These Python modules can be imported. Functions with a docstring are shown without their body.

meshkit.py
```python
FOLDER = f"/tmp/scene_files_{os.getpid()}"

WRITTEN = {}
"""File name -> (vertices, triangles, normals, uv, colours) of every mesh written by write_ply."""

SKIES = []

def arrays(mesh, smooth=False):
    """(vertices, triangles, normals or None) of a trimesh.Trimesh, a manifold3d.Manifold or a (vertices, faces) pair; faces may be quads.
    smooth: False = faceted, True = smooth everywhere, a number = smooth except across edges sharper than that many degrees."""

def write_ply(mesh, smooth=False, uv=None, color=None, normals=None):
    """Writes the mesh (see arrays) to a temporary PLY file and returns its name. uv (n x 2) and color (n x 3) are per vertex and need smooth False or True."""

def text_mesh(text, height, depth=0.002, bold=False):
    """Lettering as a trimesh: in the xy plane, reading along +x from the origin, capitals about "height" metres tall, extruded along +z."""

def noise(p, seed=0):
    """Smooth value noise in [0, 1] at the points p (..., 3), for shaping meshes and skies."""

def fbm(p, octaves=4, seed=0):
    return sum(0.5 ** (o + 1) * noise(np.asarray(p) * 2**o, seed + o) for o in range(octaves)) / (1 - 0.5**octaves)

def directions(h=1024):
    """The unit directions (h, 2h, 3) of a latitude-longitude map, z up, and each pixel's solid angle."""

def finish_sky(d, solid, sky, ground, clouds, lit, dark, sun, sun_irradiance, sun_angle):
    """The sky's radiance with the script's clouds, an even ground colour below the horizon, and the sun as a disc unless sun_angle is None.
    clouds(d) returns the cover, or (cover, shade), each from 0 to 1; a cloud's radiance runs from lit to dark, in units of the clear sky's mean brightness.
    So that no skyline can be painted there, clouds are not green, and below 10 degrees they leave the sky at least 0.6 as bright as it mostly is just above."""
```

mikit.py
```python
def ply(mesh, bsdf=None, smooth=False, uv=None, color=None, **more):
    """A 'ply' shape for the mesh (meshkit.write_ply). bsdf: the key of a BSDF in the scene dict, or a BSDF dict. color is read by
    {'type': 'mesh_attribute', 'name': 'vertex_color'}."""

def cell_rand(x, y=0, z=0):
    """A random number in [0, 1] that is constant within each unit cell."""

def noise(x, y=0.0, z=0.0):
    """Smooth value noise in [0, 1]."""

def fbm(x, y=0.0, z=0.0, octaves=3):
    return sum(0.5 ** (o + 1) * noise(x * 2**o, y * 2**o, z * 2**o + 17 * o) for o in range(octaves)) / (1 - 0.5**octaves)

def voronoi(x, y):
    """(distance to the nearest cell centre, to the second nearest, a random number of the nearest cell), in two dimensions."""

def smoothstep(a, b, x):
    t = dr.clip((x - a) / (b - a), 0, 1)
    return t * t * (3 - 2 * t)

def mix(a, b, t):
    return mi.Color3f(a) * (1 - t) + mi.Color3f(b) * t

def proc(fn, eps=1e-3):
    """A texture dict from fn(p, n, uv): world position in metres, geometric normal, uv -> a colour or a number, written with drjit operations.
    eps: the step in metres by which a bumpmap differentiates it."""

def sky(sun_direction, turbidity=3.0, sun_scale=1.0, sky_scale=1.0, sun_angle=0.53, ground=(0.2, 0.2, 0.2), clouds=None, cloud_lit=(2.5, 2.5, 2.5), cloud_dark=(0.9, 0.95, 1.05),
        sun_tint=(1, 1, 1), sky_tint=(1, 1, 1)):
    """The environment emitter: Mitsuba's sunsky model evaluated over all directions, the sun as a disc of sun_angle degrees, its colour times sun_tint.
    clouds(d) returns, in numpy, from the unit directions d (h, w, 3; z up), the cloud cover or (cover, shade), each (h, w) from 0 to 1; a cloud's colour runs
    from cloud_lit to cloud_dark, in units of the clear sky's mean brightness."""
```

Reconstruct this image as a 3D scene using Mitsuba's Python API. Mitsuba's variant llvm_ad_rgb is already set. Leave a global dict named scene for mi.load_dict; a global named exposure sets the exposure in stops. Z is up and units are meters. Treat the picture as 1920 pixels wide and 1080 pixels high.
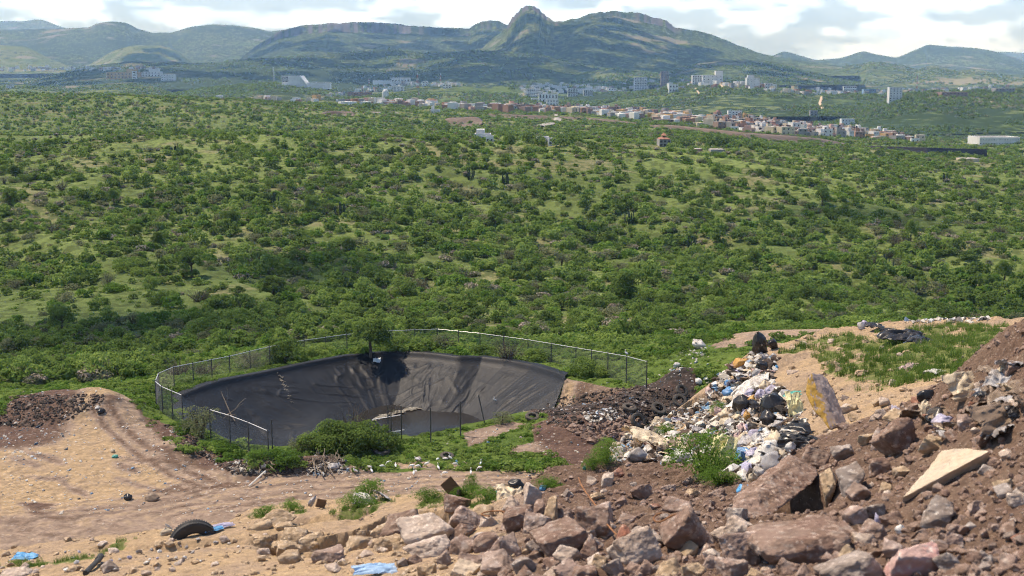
import math, numpy as np, trimesh, manifold3d as m3, shapely, mitsuba as mi, drjit as dr, mikit, meshkit
from mikit import proc, ply, noise, fbm, smoothstep, mix, cell_rand, voronoi
from scipy.interpolate import RBFInterpolator
T = mi.ScalarTransform4f
rng = np.random.default_rng(11)
scene, labels = {}, {}

# ------------------------------------------------------------------ camera, sky, exposure
F_PX, PITCH, CZ = 960 / math.tan(math.radians(22.5)), math.radians(9.55), 25.5
FWD = np.array([0, math.cos(PITCH), -math.sin(PITCH)]); UPV = np.array([0, math.sin(PITCH), math.cos(PITCH)])
CAM = np.array([0, 0, CZ])
SUN = np.array([-0.42, 0.24, 0.87]); SUN = SUN / np.linalg.norm(SUN)
exposure = 2.0
HAZE = 5.8e-5
scene['camera'] = {'type': 'thinlens', 'aperture_radius': 0.011, 'focus_distance': 130.0, 'fov': 45.0, 'fov_axis': 'x', 'near_clip': 0.5, 'far_clip': 40000.0,
                   'to_world': T().look_at(origin=CAM.tolist(), target=(CAM + FWD).tolist(), up=[0, 0, 1]),
                   'medium': {'type': 'ref', 'id': 'haze_air'}}


def sky_clouds(d):
    el = np.maximum(d[..., 2], 0)
    k = 1.0 / (el + 0.11)
    p = np.stack([d[..., 0] * k * 2.2, d[..., 1] * k * 2.2, el * 4], -1)
    a = meshkit.fbm(p * 1.5 + 3.1, 6, 4)
    az = np.arctan2(d[..., 0], d[..., 1])
    q = np.stack([az * 20, el * 85, az * 0], -1)
    b = meshkit.fbm(q, 7, 9) * .8 + .2 * meshkit.fbm(q * 3.3, 5, 12)
    w = np.clip(1.6 - el / 0.09, 0, 1)
    v = a * (1 - w) + b * w
    cover = np.clip((v - 0.40 - 0.23 * (1 - w)) * 9.0, 0, 1) * 0.93
    cover = np.maximum(cover, .22 * w)
    q2 = np.stack([az * 22 + 5, el * 85 + 3, az * 0], -1)
    shade = np.clip((meshkit.fbm(q2, 6, 21) - 0.44) * 6.0, 0, 1) * w + np.clip((a - 0.55) * 3, 0, 1) * (1 - w)
    return cover, shade


scene['sky'] = mikit.sky(SUN, turbidity=3, clouds=sky_clouds, cloud_lit=(5.0, 6.6, 9.6), cloud_dark=(3.6, 5.0, 7.8), sun_tint=(0.99, 1.0, 1.04))


# ------------------------------------------------------------------ helpers
def ray_dir(px, py):
    px, py = np.asarray(px, float), np.asarray(py, float)
    u, v = (px - 960) / F_PX, -(py - 540) / F_PX
    d = FWD + u[..., None] * np.array([1, 0, 0]) + v[..., None] * UPV
    return d / d[..., 1:2]                                    # per metre of depth y


def pix(px, py, Y):
    """the point of the place seen at photo pixel (px, py), Y metres ahead"""
    return CAM + ray_dir(px, py) * np.asarray(Y, float)[..., None]


def pixz(px, py, z):
    d = ray_dir(px, py)
    return CAM + d * ((np.asarray(z, float) - CZ) / d[..., 2])[..., None]


def sstep(a, b, x):
    t = np.clip((x - a) / (b - a), 0, 1)
    return t * t * (3 - 2 * t)


def nz(x, y, s, o=4, seed=0):
    x, y = np.broadcast_arrays(x, y)
    return meshkit.fbm(np.stack([x / s, y / s, np.full(x.shape, 7.3)], -1), o, seed)


def ridged(x, y, s, o=4, seed=0):
    r, a, t = 0, 1, 0
    for k in range(o):
        n = meshkit.noise(np.stack([x / s * 2**k, y / s * 2**k, np.full(np.shape(x), 3.7)], -1), seed + k)
        r = r + a * (1 - np.abs(2 * n - 1)); t += a; a *= 0.5
    return r / t


counts = {}


def key_for(name):
    n = counts.get(name, 0); counts[name] = n + 1
    return name if n == 0 else f'{name}_{n:03d}'


def tag(key, label=None, cat=None, group=None, kind=None):
    d = {}
    if label: d['label'] = label
    if cat: d['category'] = cat
    if group: d['group'] = group
    if kind: d['kind'] = kind
    labels[key] = d
    return key


def put(name, shape, label=None, cat=None, group=None, kind=None):
    key = key_for(name)
    if shape is not None: scene[key] = shape
    return tag(key, label, cat, group, kind)


def part(parent, name, shape, label=None):
    key = key_for(parent + '__' + name)
    scene[key] = shape
    if label: labels[key] = {'label': label}
    return key


def cat_mesh(ms):
    return trimesh.util.concatenate(ms)


def tube(p, r, n=6):
    p = np.asarray(p, float); r = np.broadcast_to(r, len(p))
    t = np.gradient(p, axis=0); t /= np.linalg.norm(t, axis=1, keepdims=True) + 1e-12
    a = np.cross(t, [0.31, 0.2, 0.93]); a /= np.linalg.norm(a, axis=1, keepdims=True) + 1e-12
    b = np.cross(t, a)
    ang = np.arange(n) * 2 * math.pi / n
    v = p[:, None] + r[:, None, None] * (np.cos(ang)[None, :, None] * a[:, None] + np.sin(ang)[None, :, None] * b[:, None])
    f = []
    for i in range(len(p) - 1):
        for j in range(n):
            k = (j + 1) % n
            f += [[i * n + j, i * n + k, (i + 1) * n + k], [i * n + j, (i + 1) * n + k, (i + 1) * n + j]]
    e = (len(p) - 1) * n
    for j in range(1, n - 1):
        f += [[0, j + 1, j], [e, e + j, e + j + 1]]
    return trimesh.Trimesh(v.reshape(-1, 3), f, process=False)


def box(sx, sy, sz, c=(0, 0, 0)):
    m = trimesh.creation.box((sx, sy, sz)); m.apply_translation(c)
    return m


def grid_mesh(P):
    nu, nv = P.shape[:2]
    i = np.arange(nu * nv).reshape(nu, nv)
    q = np.stack([i[:-1, :-1], i[1:, :-1], i[1:, 1:], i[:-1, 1:]], -1).reshape(-1, 4)
    return trimesh.Trimesh(P.reshape(-1, 3), np.vstack([q[:, [0, 1, 2]], q[:, [0, 2, 3]]]), process=False)


GRIDS = []


class Ground:
    """a height field over columns x = u * y"""
    def __init__(self, us, Y, Z, name):
        self.us, self.Y, self.Z = us, Y, Z
        GRIDS.append(self); self.name = name

    def col(self, u):
        k = (u - self.us[0]) / (self.us[1] - self.us[0])
        if k < 0 or k > len(self.us) - 1.001: return None
        i = int(k); f = k - i
        return self.Y[i] * (1 - f) + self.Y[i + 1] * f, self.Z[i] * (1 - f) + self.Z[i + 1] * f

    def at(self, i, j):                                        # fractional indices -> points
        i0, j0 = np.floor(i).astype(int), np.floor(j).astype(int); a, b = i - i0, j - j0
        g = lambda A: (A[i0, j0] * (1 - a) * (1 - b) + A[i0 + 1, j0] * a * (1 - b) + A[i0, j0 + 1] * (1 - a) * b + A[i0 + 1, j0 + 1] * a * b)
        y = g(self.Y); u = self.us[0] + i * (self.us[1] - self.us[0])
        return np.stack([u * y, y, g(self.Z)], -1)

    def mesh(self):
        return grid_mesh(np.stack([self.us[:, None] * self.Y, self.Y, self.Z], -1))


def hit(px, py, grids=None, default=None):
    """the ground point seen at a photo pixel"""
    d = ray_dir(px, py); u = d[0]; best = None
    for g in grids or GRIDS:
        c = g.col(u)
        if c is None: continue
        Y, Z = c
        s = Z - (CZ + d[2] * Y)
        up = np.nonzero((s[:-1] < 0) & (s[1:] >= 0))[0]
        if s[0] >= 0: y = Y[0]
        elif len(up):
            k = up[0]; y = Y[k] + (Y[k + 1] - Y[k]) * (-s[k]) / (s[k + 1] - s[k])
        else: continue
        if best is None or y < best: best = y
    if best is None and grids and py < 1000 and default is None: return hit(px, py + 2.5, grids)
    if best is None: return None if default is None else pix(px, py, np.array(default))
    return CAM + d * best


def ground_at(g, x, y):
    c = g.col(x / y)
    return float(np.interp(y, c[0], c[1]))


# ------------------------------------------------------------------ materials
def col(r, g, b): return {'type': 'rgb', 'value': [r, g, b]}


def mat(key, fn_or_rgb, rough=0.9, bump=None, bscale=1.0, eps=0.01, spec=0.3, **more):
    base = proc(fn_or_rgb) if callable(fn_or_rgb) else col(*fn_or_rgb)
    b = {'type': 'principled', 'base_color': base, 'roughness': rough, 'specular': spec, **more}
    if bump is not None:
        b = {'type': 'bumpmap', 'arbitrary': proc(bump, eps), 'scale': bscale, 'bsdf': b}
    scene[key] = {'type': 'twosided', 'bsdf': b}
    return key


def ramp(v, stops):
    c = mi.Color3f(*stops[0][1])
    for (a, _), (b, cb) in zip(stops[:-1], stops[1:]):
        c = mix(c, cb, dr.clip((v - a) / (b - a), 0, 1))
    return c


SOIL = [(0, (0.040, 0.035, 0.032)), (0.25, (0.098, 0.060, 0.047)), (0.5, (0.130, 0.087, 0.062)), (0.75, (0.245, 0.182, 0.138)), (1.0, (0.330, 0.236, 0.140))]


def soil_near(p, n, uv):
    s = fbm(p.x * 2.1, p.y * 2.1, p.z * 2.1, 4) - 0.5
    f = fbm(p.x * 17, p.y * 17, p.z * 17, 3) - 0.5
    c = ramp(dr.clip(uv.y + s * 0.22 + f * 0.20, 0, 1), SOIL)
    c = c * (0.80 + 0.55 * noise(p.x * 41, p.y * 41, p.z * 41) * noise(p.x * 9, p.y * 9, p.z * 9) + 0.25 * f)
    pale = smoothstep(0.80, 0.86, noise(p.x * 33 + 4, p.y * 33, p.z * 33))
    c = mix(c, (0.36, 0.30, 0.24), pale * 0.45)
    g = smoothstep(0.45, 0.65, uv.x + (fbm(p.x * 5, p.y * 5, 0, 3) - 0.5) * 0.6)
    return mix(c, (0.075, 0.115, 0.022), g * 0.8)


def soil_far(p, n, uv):
    s = fbm(p.x * 0.8, p.y * 0.8, p.z * 0.5, 4) - 0.5
    f = fbm(p.x * 5, p.y * 5, p.z * 5, 3) - 0.5
    c = ramp(dr.clip(uv.y + s * 0.28 + f * 0.18, 0, 1), SOIL) * (1 + f * 0.5)
    pale = smoothstep(0.80, 0.88, noise(p.x * 6 + 4, p.y * 6, p.z * 6))
    c = mix(c, (0.46, 0.42, 0.38), pale * 0.35)
    g = smoothstep(0.42, 0.62, uv.x + (fbm(p.x * 1.1 + 9, p.y * 1.1, 0, 4) - 0.5) * 0.7)
    gr = mix((0.060, 0.100, 0.018), (0.115, 0.165, 0.030), fbm(p.x * 0.35, p.y * 0.35, 3, 4))
    return mix(c, gr * (0.85 + 0.5 * f), g)


def valley_tex(p, n, uv):
    a = fbm(p.x * 0.020, p.y * 0.020, 1, 5)
    f = fbm(p.x * 0.45, p.y * 0.45, 5, 5)
    gr = mix((0.086, 0.118, 0.034), (0.150, 0.190, 0.056), smoothstep(0.3, 0.7, a * 0.6 + f * 0.4))
    gr = mix(gr, (0.20, 0.17, 0.10), smoothstep(0.56, 0.70, fbm(p.x * 0.07 + 40, p.y * 0.07, 2, 5)) * 0.6)
    dk = smoothstep(0.46, 0.60, fbm(p.x * 0.7, p.y * 0.7, 8, 4))
    gr = mix(gr, (0.060, 0.080, 0.024), dk * 0.75)
    return mix(gr, mi.Color3f(0.17, 0.125, 0.095) * (0.7 + 0.6 * f), smoothstep(0.4, 0.6, uv.y))


def hill_tex(p, n, uv):
    big = fbm(p.x * 0.0022, p.y * 0.0022, p.z * 0.004, 5)
    mid = fbm(p.x * 0.012, p.y * 0.012, p.z * 0.012, 4)
    spot = fbm(p.x * 0.07, p.y * 0.07, p.z * 0.07, 3)
    grass = mix((0.085, 0.120, 0.032), (0.150, 0.165, 0.060), smoothstep(0.35, 0.65, mid))
    scrub = mi.Color3f(0.026, 0.045, 0.014)
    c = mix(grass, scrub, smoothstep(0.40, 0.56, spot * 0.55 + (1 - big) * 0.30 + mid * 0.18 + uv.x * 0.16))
    bare = smoothstep(0.62, 0.72, fbm(p.x * 0.006 + 30, p.y * 0.006, p.z * 0.006, 5))
    c = mix(c, (0.27, 0.225, 0.16), bare * 0.55)
    streak = fbm(p.x * 0.02, p.y * 0.02, p.z * 0.006, 4)
    rock = mix((0.060, 0.056, 0.052), (0.135, 0.118, 0.105), streak)
    return mix(c, rock, smoothstep(0.25, 0.75, uv.y + (mid - 0.5) * 0.5))


mat('m_soil_near', soil_near, 0.95, lambda p, n, uv: fbm(p.x * 9, p.y * 9, p.z * 9, 4), 0.055, 0.01, 0.15)
mat('m_soil_far', soil_far, 0.95, lambda p, n, uv: fbm(p.x * 2, p.y * 2, p.z * 2, 4), 0.30, 0.05, 0.15)
mat('m_valley', valley_tex, 0.95, spec=0.1)
mat('m_hill', hill_tex, 0.95, lambda p, n, uv: fbm(p.x * 0.03, p.y * 0.03, p.z * 0.03, 4), 9.0, 2.0, spec=0.1)


def leafy(key, dark, mid_, light, scale=0.22, trans=1.0):
    def fn(p, n, uv):
        a = fbm(p.x * scale, p.y * scale, 2.0, 2)
        b = noise(p.x * 2.3, p.y * 2.3, p.z * 2.3)
        t = dr.clip((a - 0.5) * 1.9 + 0.5 + (b - 0.5) * 0.5, 0, 1)
        return mix(mix(dark, mid_, dr.clip(t * 2, 0, 1)), light, dr.clip(t * 2 - 1, 0, 1))
    scene[key] = {'type': 'principledthin', 'base_color': proc(fn), 'roughness': 0.65, 'diff_trans': trans, 'spec_trans': 0.0, 'eta': 1.35}
    return key


leafy('m_leaf_dark', (0.108, 0.160, 0.046), (0.165, 0.242, 0.061), (0.225, 0.316, 0.079))
leafy('m_leaf_mid', (0.147, 0.217, 0.054), (0.216, 0.308, 0.076), (0.295, 0.391, 0.104))
leafy('m_leaf_olive', (0.163, 0.182, 0.103), (0.224, 0.246, 0.129), (0.285, 0.299, 0.161))
leafy('m_leaf_fresh', (0.109, 0.188, 0.036), (0.151, 0.259, 0.048), (0.218, 0.337, 0.071), 0.5)
leafy('m_grass', (0.104, 0.167, 0.035), (0.146, 0.231, 0.049), (0.209, 0.282, 0.079), 0.8)
leafy('m_blossom', (0.30, 0.25, 0.20), (0.44, 0.37, 0.30), (0.56, 0.48, 0.41), 0.6, 0.3)
mat('m_bark', lambda p, n, uv: mix((0.07, 0.052, 0.038), (0.15, 0.12, 0.09), fbm(p.x * 5, p.y * 5, p.z * 2, 3)), 0.95)
mat('m_deadwood', lambda p, n, uv: mix((0.12, 0.09, 0.065), (0.34, 0.28, 0.21), fbm(p.x * 6, p.y * 6, p.z * 6, 3)), 0.9)


# ------------------------------------------------------------------ the rubble mound we stand on
C = []   # (px, py, Y) seen points on the mound surface
C += [(0, 1080, 25.5), (240, 1080, 23), (480, 1080, 21), (720, 1080, 18.2), (960, 1080, 16), (1200, 1080, 14.4), (1440, 1080, 13), (1680, 1080, 12), (1920, 1080, 11), (2100, 1080, 10.4)]
C += [(-150, 1070, 29), (0, 1045, 30), (120, 1022, 30), (250, 1007, 29), (340, 1004, 28.5), (440, 985, 29), (490, 960, 31), (560, 951, 32), (640, 948, 31.5), (740, 935, 30), (850, 930, 28.5), (950, 925, 26.5)]
C += [(300, 1040, 26), (600, 1010, 26.5), (800, 1000, 23.5), (900, 980, 22.5), (1000, 960, 22.5), (1000, 1020, 18.7), (1100, 990, 19.3), (1200, 1000, 17.5), (1300, 1020, 16)]
C += [(1040, 905, 26), (1075, 884, 27), (1150, 866, 28), (1240, 878, 26.5), (1330, 905, 24), (1390, 935, 21.5), (1200, 930, 22.5), (1300, 950, 20.5)]
C += [(1400, 1000, 16.5), (1500, 940, 17.5), (1500, 1010, 15), (1600, 960, 16), (1700, 980, 14.2), (1800, 1000, 13), (1900, 1000, 12.3), (1540, 880, 20.5), (1620, 850, 20.5), (1700, 880, 17.3), (1800, 880, 15.6), (1900, 880, 14.2)]
C += [(1600, 800, 24.5), (1700, 800, 20.3), (1700, 762, 22.2), (1760, 730, 21.5), (1800, 700, 20.8), (1850, 660, 20), (1900, 622, 19.4), (1960, 575, 18.8), (2050, 520, 18), (1800, 780, 18.3), (1900, 720, 16.8), (1900, 800, 15.4), (2050, 700, 15), (2050, 900, 12.5)]
# the sandy mound with the rubbish on its flank, beyond
C += [(1540, 815, 27.5), (1480, 840, 28.5), (1560, 760, 31), (1650, 740, 30.5), (1600, 700, 37), (1500, 700, 39), (1450, 720, 41), (1550, 660, 45), (1650, 665, 42), (1750, 680, 37), (1830, 660, 38), (1500, 645, 50), (1600, 620, 55), (1720, 612, 57), (1850, 612, 55), (1980, 610, 52), (1440, 668, 47), (1385, 700, 47)]
C += [(1400, 760, 41), (1420, 800, 37), (1340, 780, 44), (1290, 800, 44.5), (1220, 830, 44), (1160, 856, 43), (1440, 850, 32.5), (1400, 880, 33), (1360, 850, 37), (1280, 860, 39), (1330, 912, 31.5), (1240, 882, 36)]
C = np.array(C, float)
P = pix(C[:, 0], C[:, 1], C[:, 2])
P = np.vstack([P, pix(*np.array([(1140, 862, 40), (1145, 854, 44), (1200, 816, 46.5), (1290, 782, 47.5), (1345, 764, 47), (1368, 702, 48.5), (1425, 657, 50), (1490, 640, 53), (1560, 619, 57), (1650, 608, 60)], float).T), [[0, 2, 23.7], [-9, 4, 22.0], [9, 3, 24.0], [-14, 10, 19.5], [14, 9, 23.5]]])
mound_top = RBFInterpolator(P[:, :2], P[:, 2], kernel='linear', smoothing=0.02, neighbors=18)
E = np.array([(-420, 1090, 27), (-200, 1075, 29), (0, 1043, 30.5), (120, 1020, 30.5), (250, 1005, 29.5), (340, 1002, 29), (440, 983, 29.5), (490, 957, 31.5), (560, 948, 32.5), (640, 945, 32), (740, 932, 30.6), (850, 926, 29.2), (950, 920, 27.2), (1040, 900, 26.6), (1075, 880, 27.6), (1140, 866, 28.6),
              (1140, 860, 40), (1145, 852, 44), (1200, 814, 46.5), (1290, 780, 47.5), (1345, 762, 47), (1368, 700, 48.5), (1425, 655, 50), (1490, 638, 53), (1560, 617, 57), (1650, 606, 60), (1750, 602, 60), (1850, 602, 59), (1980, 604, 56), (2250, 610, 50)], float)
EP = pix(E[:, 0], E[:, 1], E[:, 2])[:, :2]
mound_poly = shapely.Polygon(np.vstack([EP, [[30, 20], [24, -5], [-24, -5]]]))
RUT = np.array([(1490, 950, 17.2)])


def mound_h(x, y):
    sh = x.shape; q = np.stack([x.ravel(), y.ravel()], -1)
    pts = shapely.points(q); inside = shapely.contains(mound_poly, pts)
    zt = np.zeros(len(q)); d = np.zeros(len(q))
    zt[inside] = mound_top(q[inside])
    out = ~inside
    if out.any():
        line = mound_poly.exterior
        near = shapely.get_coordinates(shapely.line_interpolate_point(line, shapely.line_locate_point(line, pts[out])))
        d[out] = shapely.distance(pts[out], mound_poly)
        zt[out] = mound_top(near)
    zt, d = zt.reshape(sh), d.reshape(sh)
    z = zt - 0.85 * np.maximum(d - 0.25, 0) - 0.1 * np.minimum(d, 0.25)
    # erosion ledge and hollow in the tan ground: a wall of dry earth facing the camera
    u = x / y; pxc = 960 + u * F_PX * math.cos(0.0)
    for (pa, pb, pts_, dep, wid) in (((452), 850, [(450, 27.6), (520, 27.2), (580, 26.6), (640, 26.9), (720, 27.6), (790, 26.6), (850, 26.0)], 0.95, 1.25), (480, 640, [(480, 25.2), (560, 25.0), (640, 25.1)], 0.35, 0.9), (120, 470, [(120, 28.6), (280, 27.6), (400, 27.2), (470, 27.4)], 0.22, 0.8), (520, 700, [(520, 29.7), (600, 29.2), (700, 29.3)], 0.28, 1.2)):
        yw = np.interp(pxc, [a for a, _ in pts_], [b for _, b in pts_]) + 0.9 * (nz(x, x * 0, 0.5, 4, 5) - 0.5)
        e = yw - y
        win = sstep(pa - 15, pa + 35, pxc) * (1 - sstep(pb - 40, pb + 15, pxc))
        z = z - win * dep * sstep(-0.06, 0.26, e + .22 * (nz(x, y, .16, 3, 44) - .5)) * np.exp(-np.maximum(e, 0) / wid) * (0.15 + 1.7 * nz(x, y, 1.1, 3, 8))
    cx, cy, cz = pix(np.array(1488), np.array(935), np.array(18.1))
    z = z - 1.5 * np.exp(-(((x - cx) / .50) ** 2 + ((y - cy) / .85) ** 2) ** 1.5)
    brown = brownness(x, y)
    far = sstep(30, 45, y)
    z = z + (0.30 * (nz(x, y, 1.5, 3, 1) - 0.5) + 0.26 * (ridged(x, y, 0.55, 4, 2) - 0.55)) * (0.45 + 0.75 * brown) + 0.07 * (nz(x, y, 0.16, 3, 3) - 0.5) + far * 0.55 * (nz(x, y, 1.0, 4, 6) - 0.5)
    return np.maximum(z, -1.0)


def brownness(x, y):
    px = 960 + x / y * F_PX
    b = sstep(880, 1040, px + 30 * (nz(x, y, 1.2, 3, 12) - 0.5) * 4) * (1 - sstep(27.8, 29.5, y))
    right = sstep(1560, 1680, px) * (1 - sstep(23.5, 25.5, y))
    return np.maximum(b * (1 - sstep(24, 27, y) * sstep(1380, 1480, px)), right)


us = np.linspace(-0.56, 0.56, 640)
ys = np.concatenate([np.geomspace(7, 34, 430), np.geomspace(34.2, 80, 170)])
U, YY = np.meshgrid(us, ys, indexing='ij')
Zm = mound_h(U * YY, YY)
MOUND = Ground(us, YY, Zm, 'mound')
X = U * YY; PXm = 960 + U * F_PX
bro = brownness(X, YY)
v = 0.97 - 0.50 * bro
v = v - 0.10 * sstep(0.45, 0.6, nz(X, YY, 1.3, 4, 31)) * (1 - bro)
RED = np.exp(-((PXm - 1150) / 120) ** 2) * np.exp(-((YY - 24.5) / 3) ** 2)
v = v - 0.07 * RED
gm = np.zeros_like(X)


def patches(g, X, YY, lst, ns=0.7):
    for (px, py, rx, ry) in lst:
        c = hit(px, py, [MOUND]);
        if c is None: continue
        g = np.maximum(g, 1 - np.sqrt(((X - c[0]) / rx) ** 2 + ((YY - c[1]) / ry) ** 2) + 0.25)
    return g


GRASS_SPOTS = [(1660, 690, 1.5, 4), (1760, 665, 3.2, 5.5), (1820, 640, 2.5, 5), (1600, 690, 1.2, 2.5), (1560, 632, 1.4, 3), (1700, 640, 2.0, 4), (1640, 655, 1.4, 3), (1870, 625, 1.6, 4), (1500, 655, .5, 1.6), (1780, 690, 2.2, 3), (1800, 612, 2.5, 4), (1720, 622, 2.2, 3), (1480, 662, .5, 1.5), (1600, 650, 1.2, 3), (1740, 640, 2.5, 4), (1560, 668, .8, 2), (1640, 702, 1.0, 1.6), (1720, 700, 2.0, 2.5),
               (680, 950, 1.1, 1.2), (800, 945, .5, .7), (860, 938, .8, .7), (560, 962, .3, .5), (130, 1050, .9, .7), (60, 1062, .6, .5), (220, 1030, .5, .5), (20, 1060, .6, .5), (900, 945, .5, .6)]
gm = np.clip(patches(gm, X, YY, GRASS_SPOTS), 0, 1)
GRASSM = gm
put('rubble_mound', ply(MOUND.mesh(), 'm_soil_near', smooth=True, uv=np.stack([gm * 0.75, np.clip(v, 0, 1)], -1).reshape(-1, 2)), 'tan and brown dumped earth heaped on the near slope', None, None, 'structure')

# ------------------------------------------------------------------ landfill pad, pit and the valley behind it
G = []     # z known:
for px, py, z in [(0, 1000, 0), (300, 1000, 0), (600, 950, 0), (900, 940, 0), (1200, 900, 0), (1500, 880, 0), (1900, 880, 0), (0, 900, 0), (0, 830, .3), (250, 850, 0), (500, 900, 0), (700, 880, 0), (900, 870, 0), (1100, 840, 0), (350, 800, 0), (420, 850, 0), (300, 760, -.2), (560, 850, 0), (700, 840, 0), (850, 815, 0), (960, 780, 0), (1100, 780, .2), (1250, 770, .4),
                  (560, 686, -.7), (650, 670, -.7), (760, 662, -.7), (900, 670, -.6), (1000, 685, -.4), (1062, 705, -.1), (1165, 732, .2), (420, 715, -.4), (337, 738, -.2), (300, 715, -.6), (240, 745, -.3), (1200, 700, .6), (1300, 690, 2), (1400, 660, 3.2), (1250, 660, 1.0), (1450, 635, 3.6), (1500, 650, 4), (1700, 700, 3), (1900, 640, 3.5),
                  (1100, 660, -.6), (1180, 650, -.5), (950, 650, -1.6), (820, 645, -1.8), (650, 655, -1.8), (480, 685, -1.5), (350, 700, -1.5), (1380, 630, 3.2), (1530, 622, 3.4), (0, 772, .4), (100, 752, .9), (180, 748, .9), (260, 760, .2), (-200, 780, .5), (-300, 900, 0)]:
    p = pixz(np.array(px), np.array(py), z); G.append(p)
prof = {-300: [(140, 690), (200, 575), (260, 480), (320, 400), (400, 320), (520, 270), (650, 258), (800, 235), (960, 195), (1250, 196)],
        0: [(125, 705), (150, 645), (200, 565), (250, 475), (300, 392), (360, 325), (430, 290), (520, 265), (650, 260), (800, 237), (960, 193), (1250, 196)],
        320: [(130, 668), (150, 632), (200, 560), (250, 468), (300, 385), (360, 318), (430, 277), (480, 263), (600, 268), (780, 238), (980, 192), (1250, 198)],
        640: [(135, 640), (150, 618), (200, 556), (250, 462), (300, 382), (360, 314), (430, 276), (490, 265), (620, 262), (800, 236), (1000, 216), (1250, 201)],
        960: [(135, 635), (150, 615), (200, 556), (250, 468), (300, 390), (360, 325), (430, 290), (520, 270), (650, 259), (850, 240), (1050, 221), (1250, 211)],
        1280: [(135, 628), (150, 612), (200, 560), (250, 482), (300, 408), (360, 345), (430, 306), (560, 272), (700, 259), (900, 247), (1050, 237), (1250, 226)],
        1600: [(150, 612), (200, 570), (250, 500), (300, 430), (360, 372), (430, 335), (560, 302), (700, 286), (850, 275), (1000, 266), (1250, 254)],
        1920: [(150, 640), (200, 590), (250, 530), (300, 465), (360, 408), (430, 362), (560, 320), (700, 301), (850, 286), (1000, 278), (1250, 270)],
        2250: [(150, 640), (200, 590), (250, 530), (300, 470), (430, 370), (560, 325), (700, 305), (1000, 280), (1250, 262)]}
for px, l in prof.items():
    for Y, py in l: G.append(pix(np.array(px), np.array(py), np.array(Y)))
G = np.array(G)
qf = lambda x, y: np.stack([x / y * 2.6, 2.2 * np.log(y)], -1)
base_h = RBFInterpolator(qf(G[:, 0], G[:, 1]), G[:, 2], kernel='thin_plate_spline', smoothing=0.0005)

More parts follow.
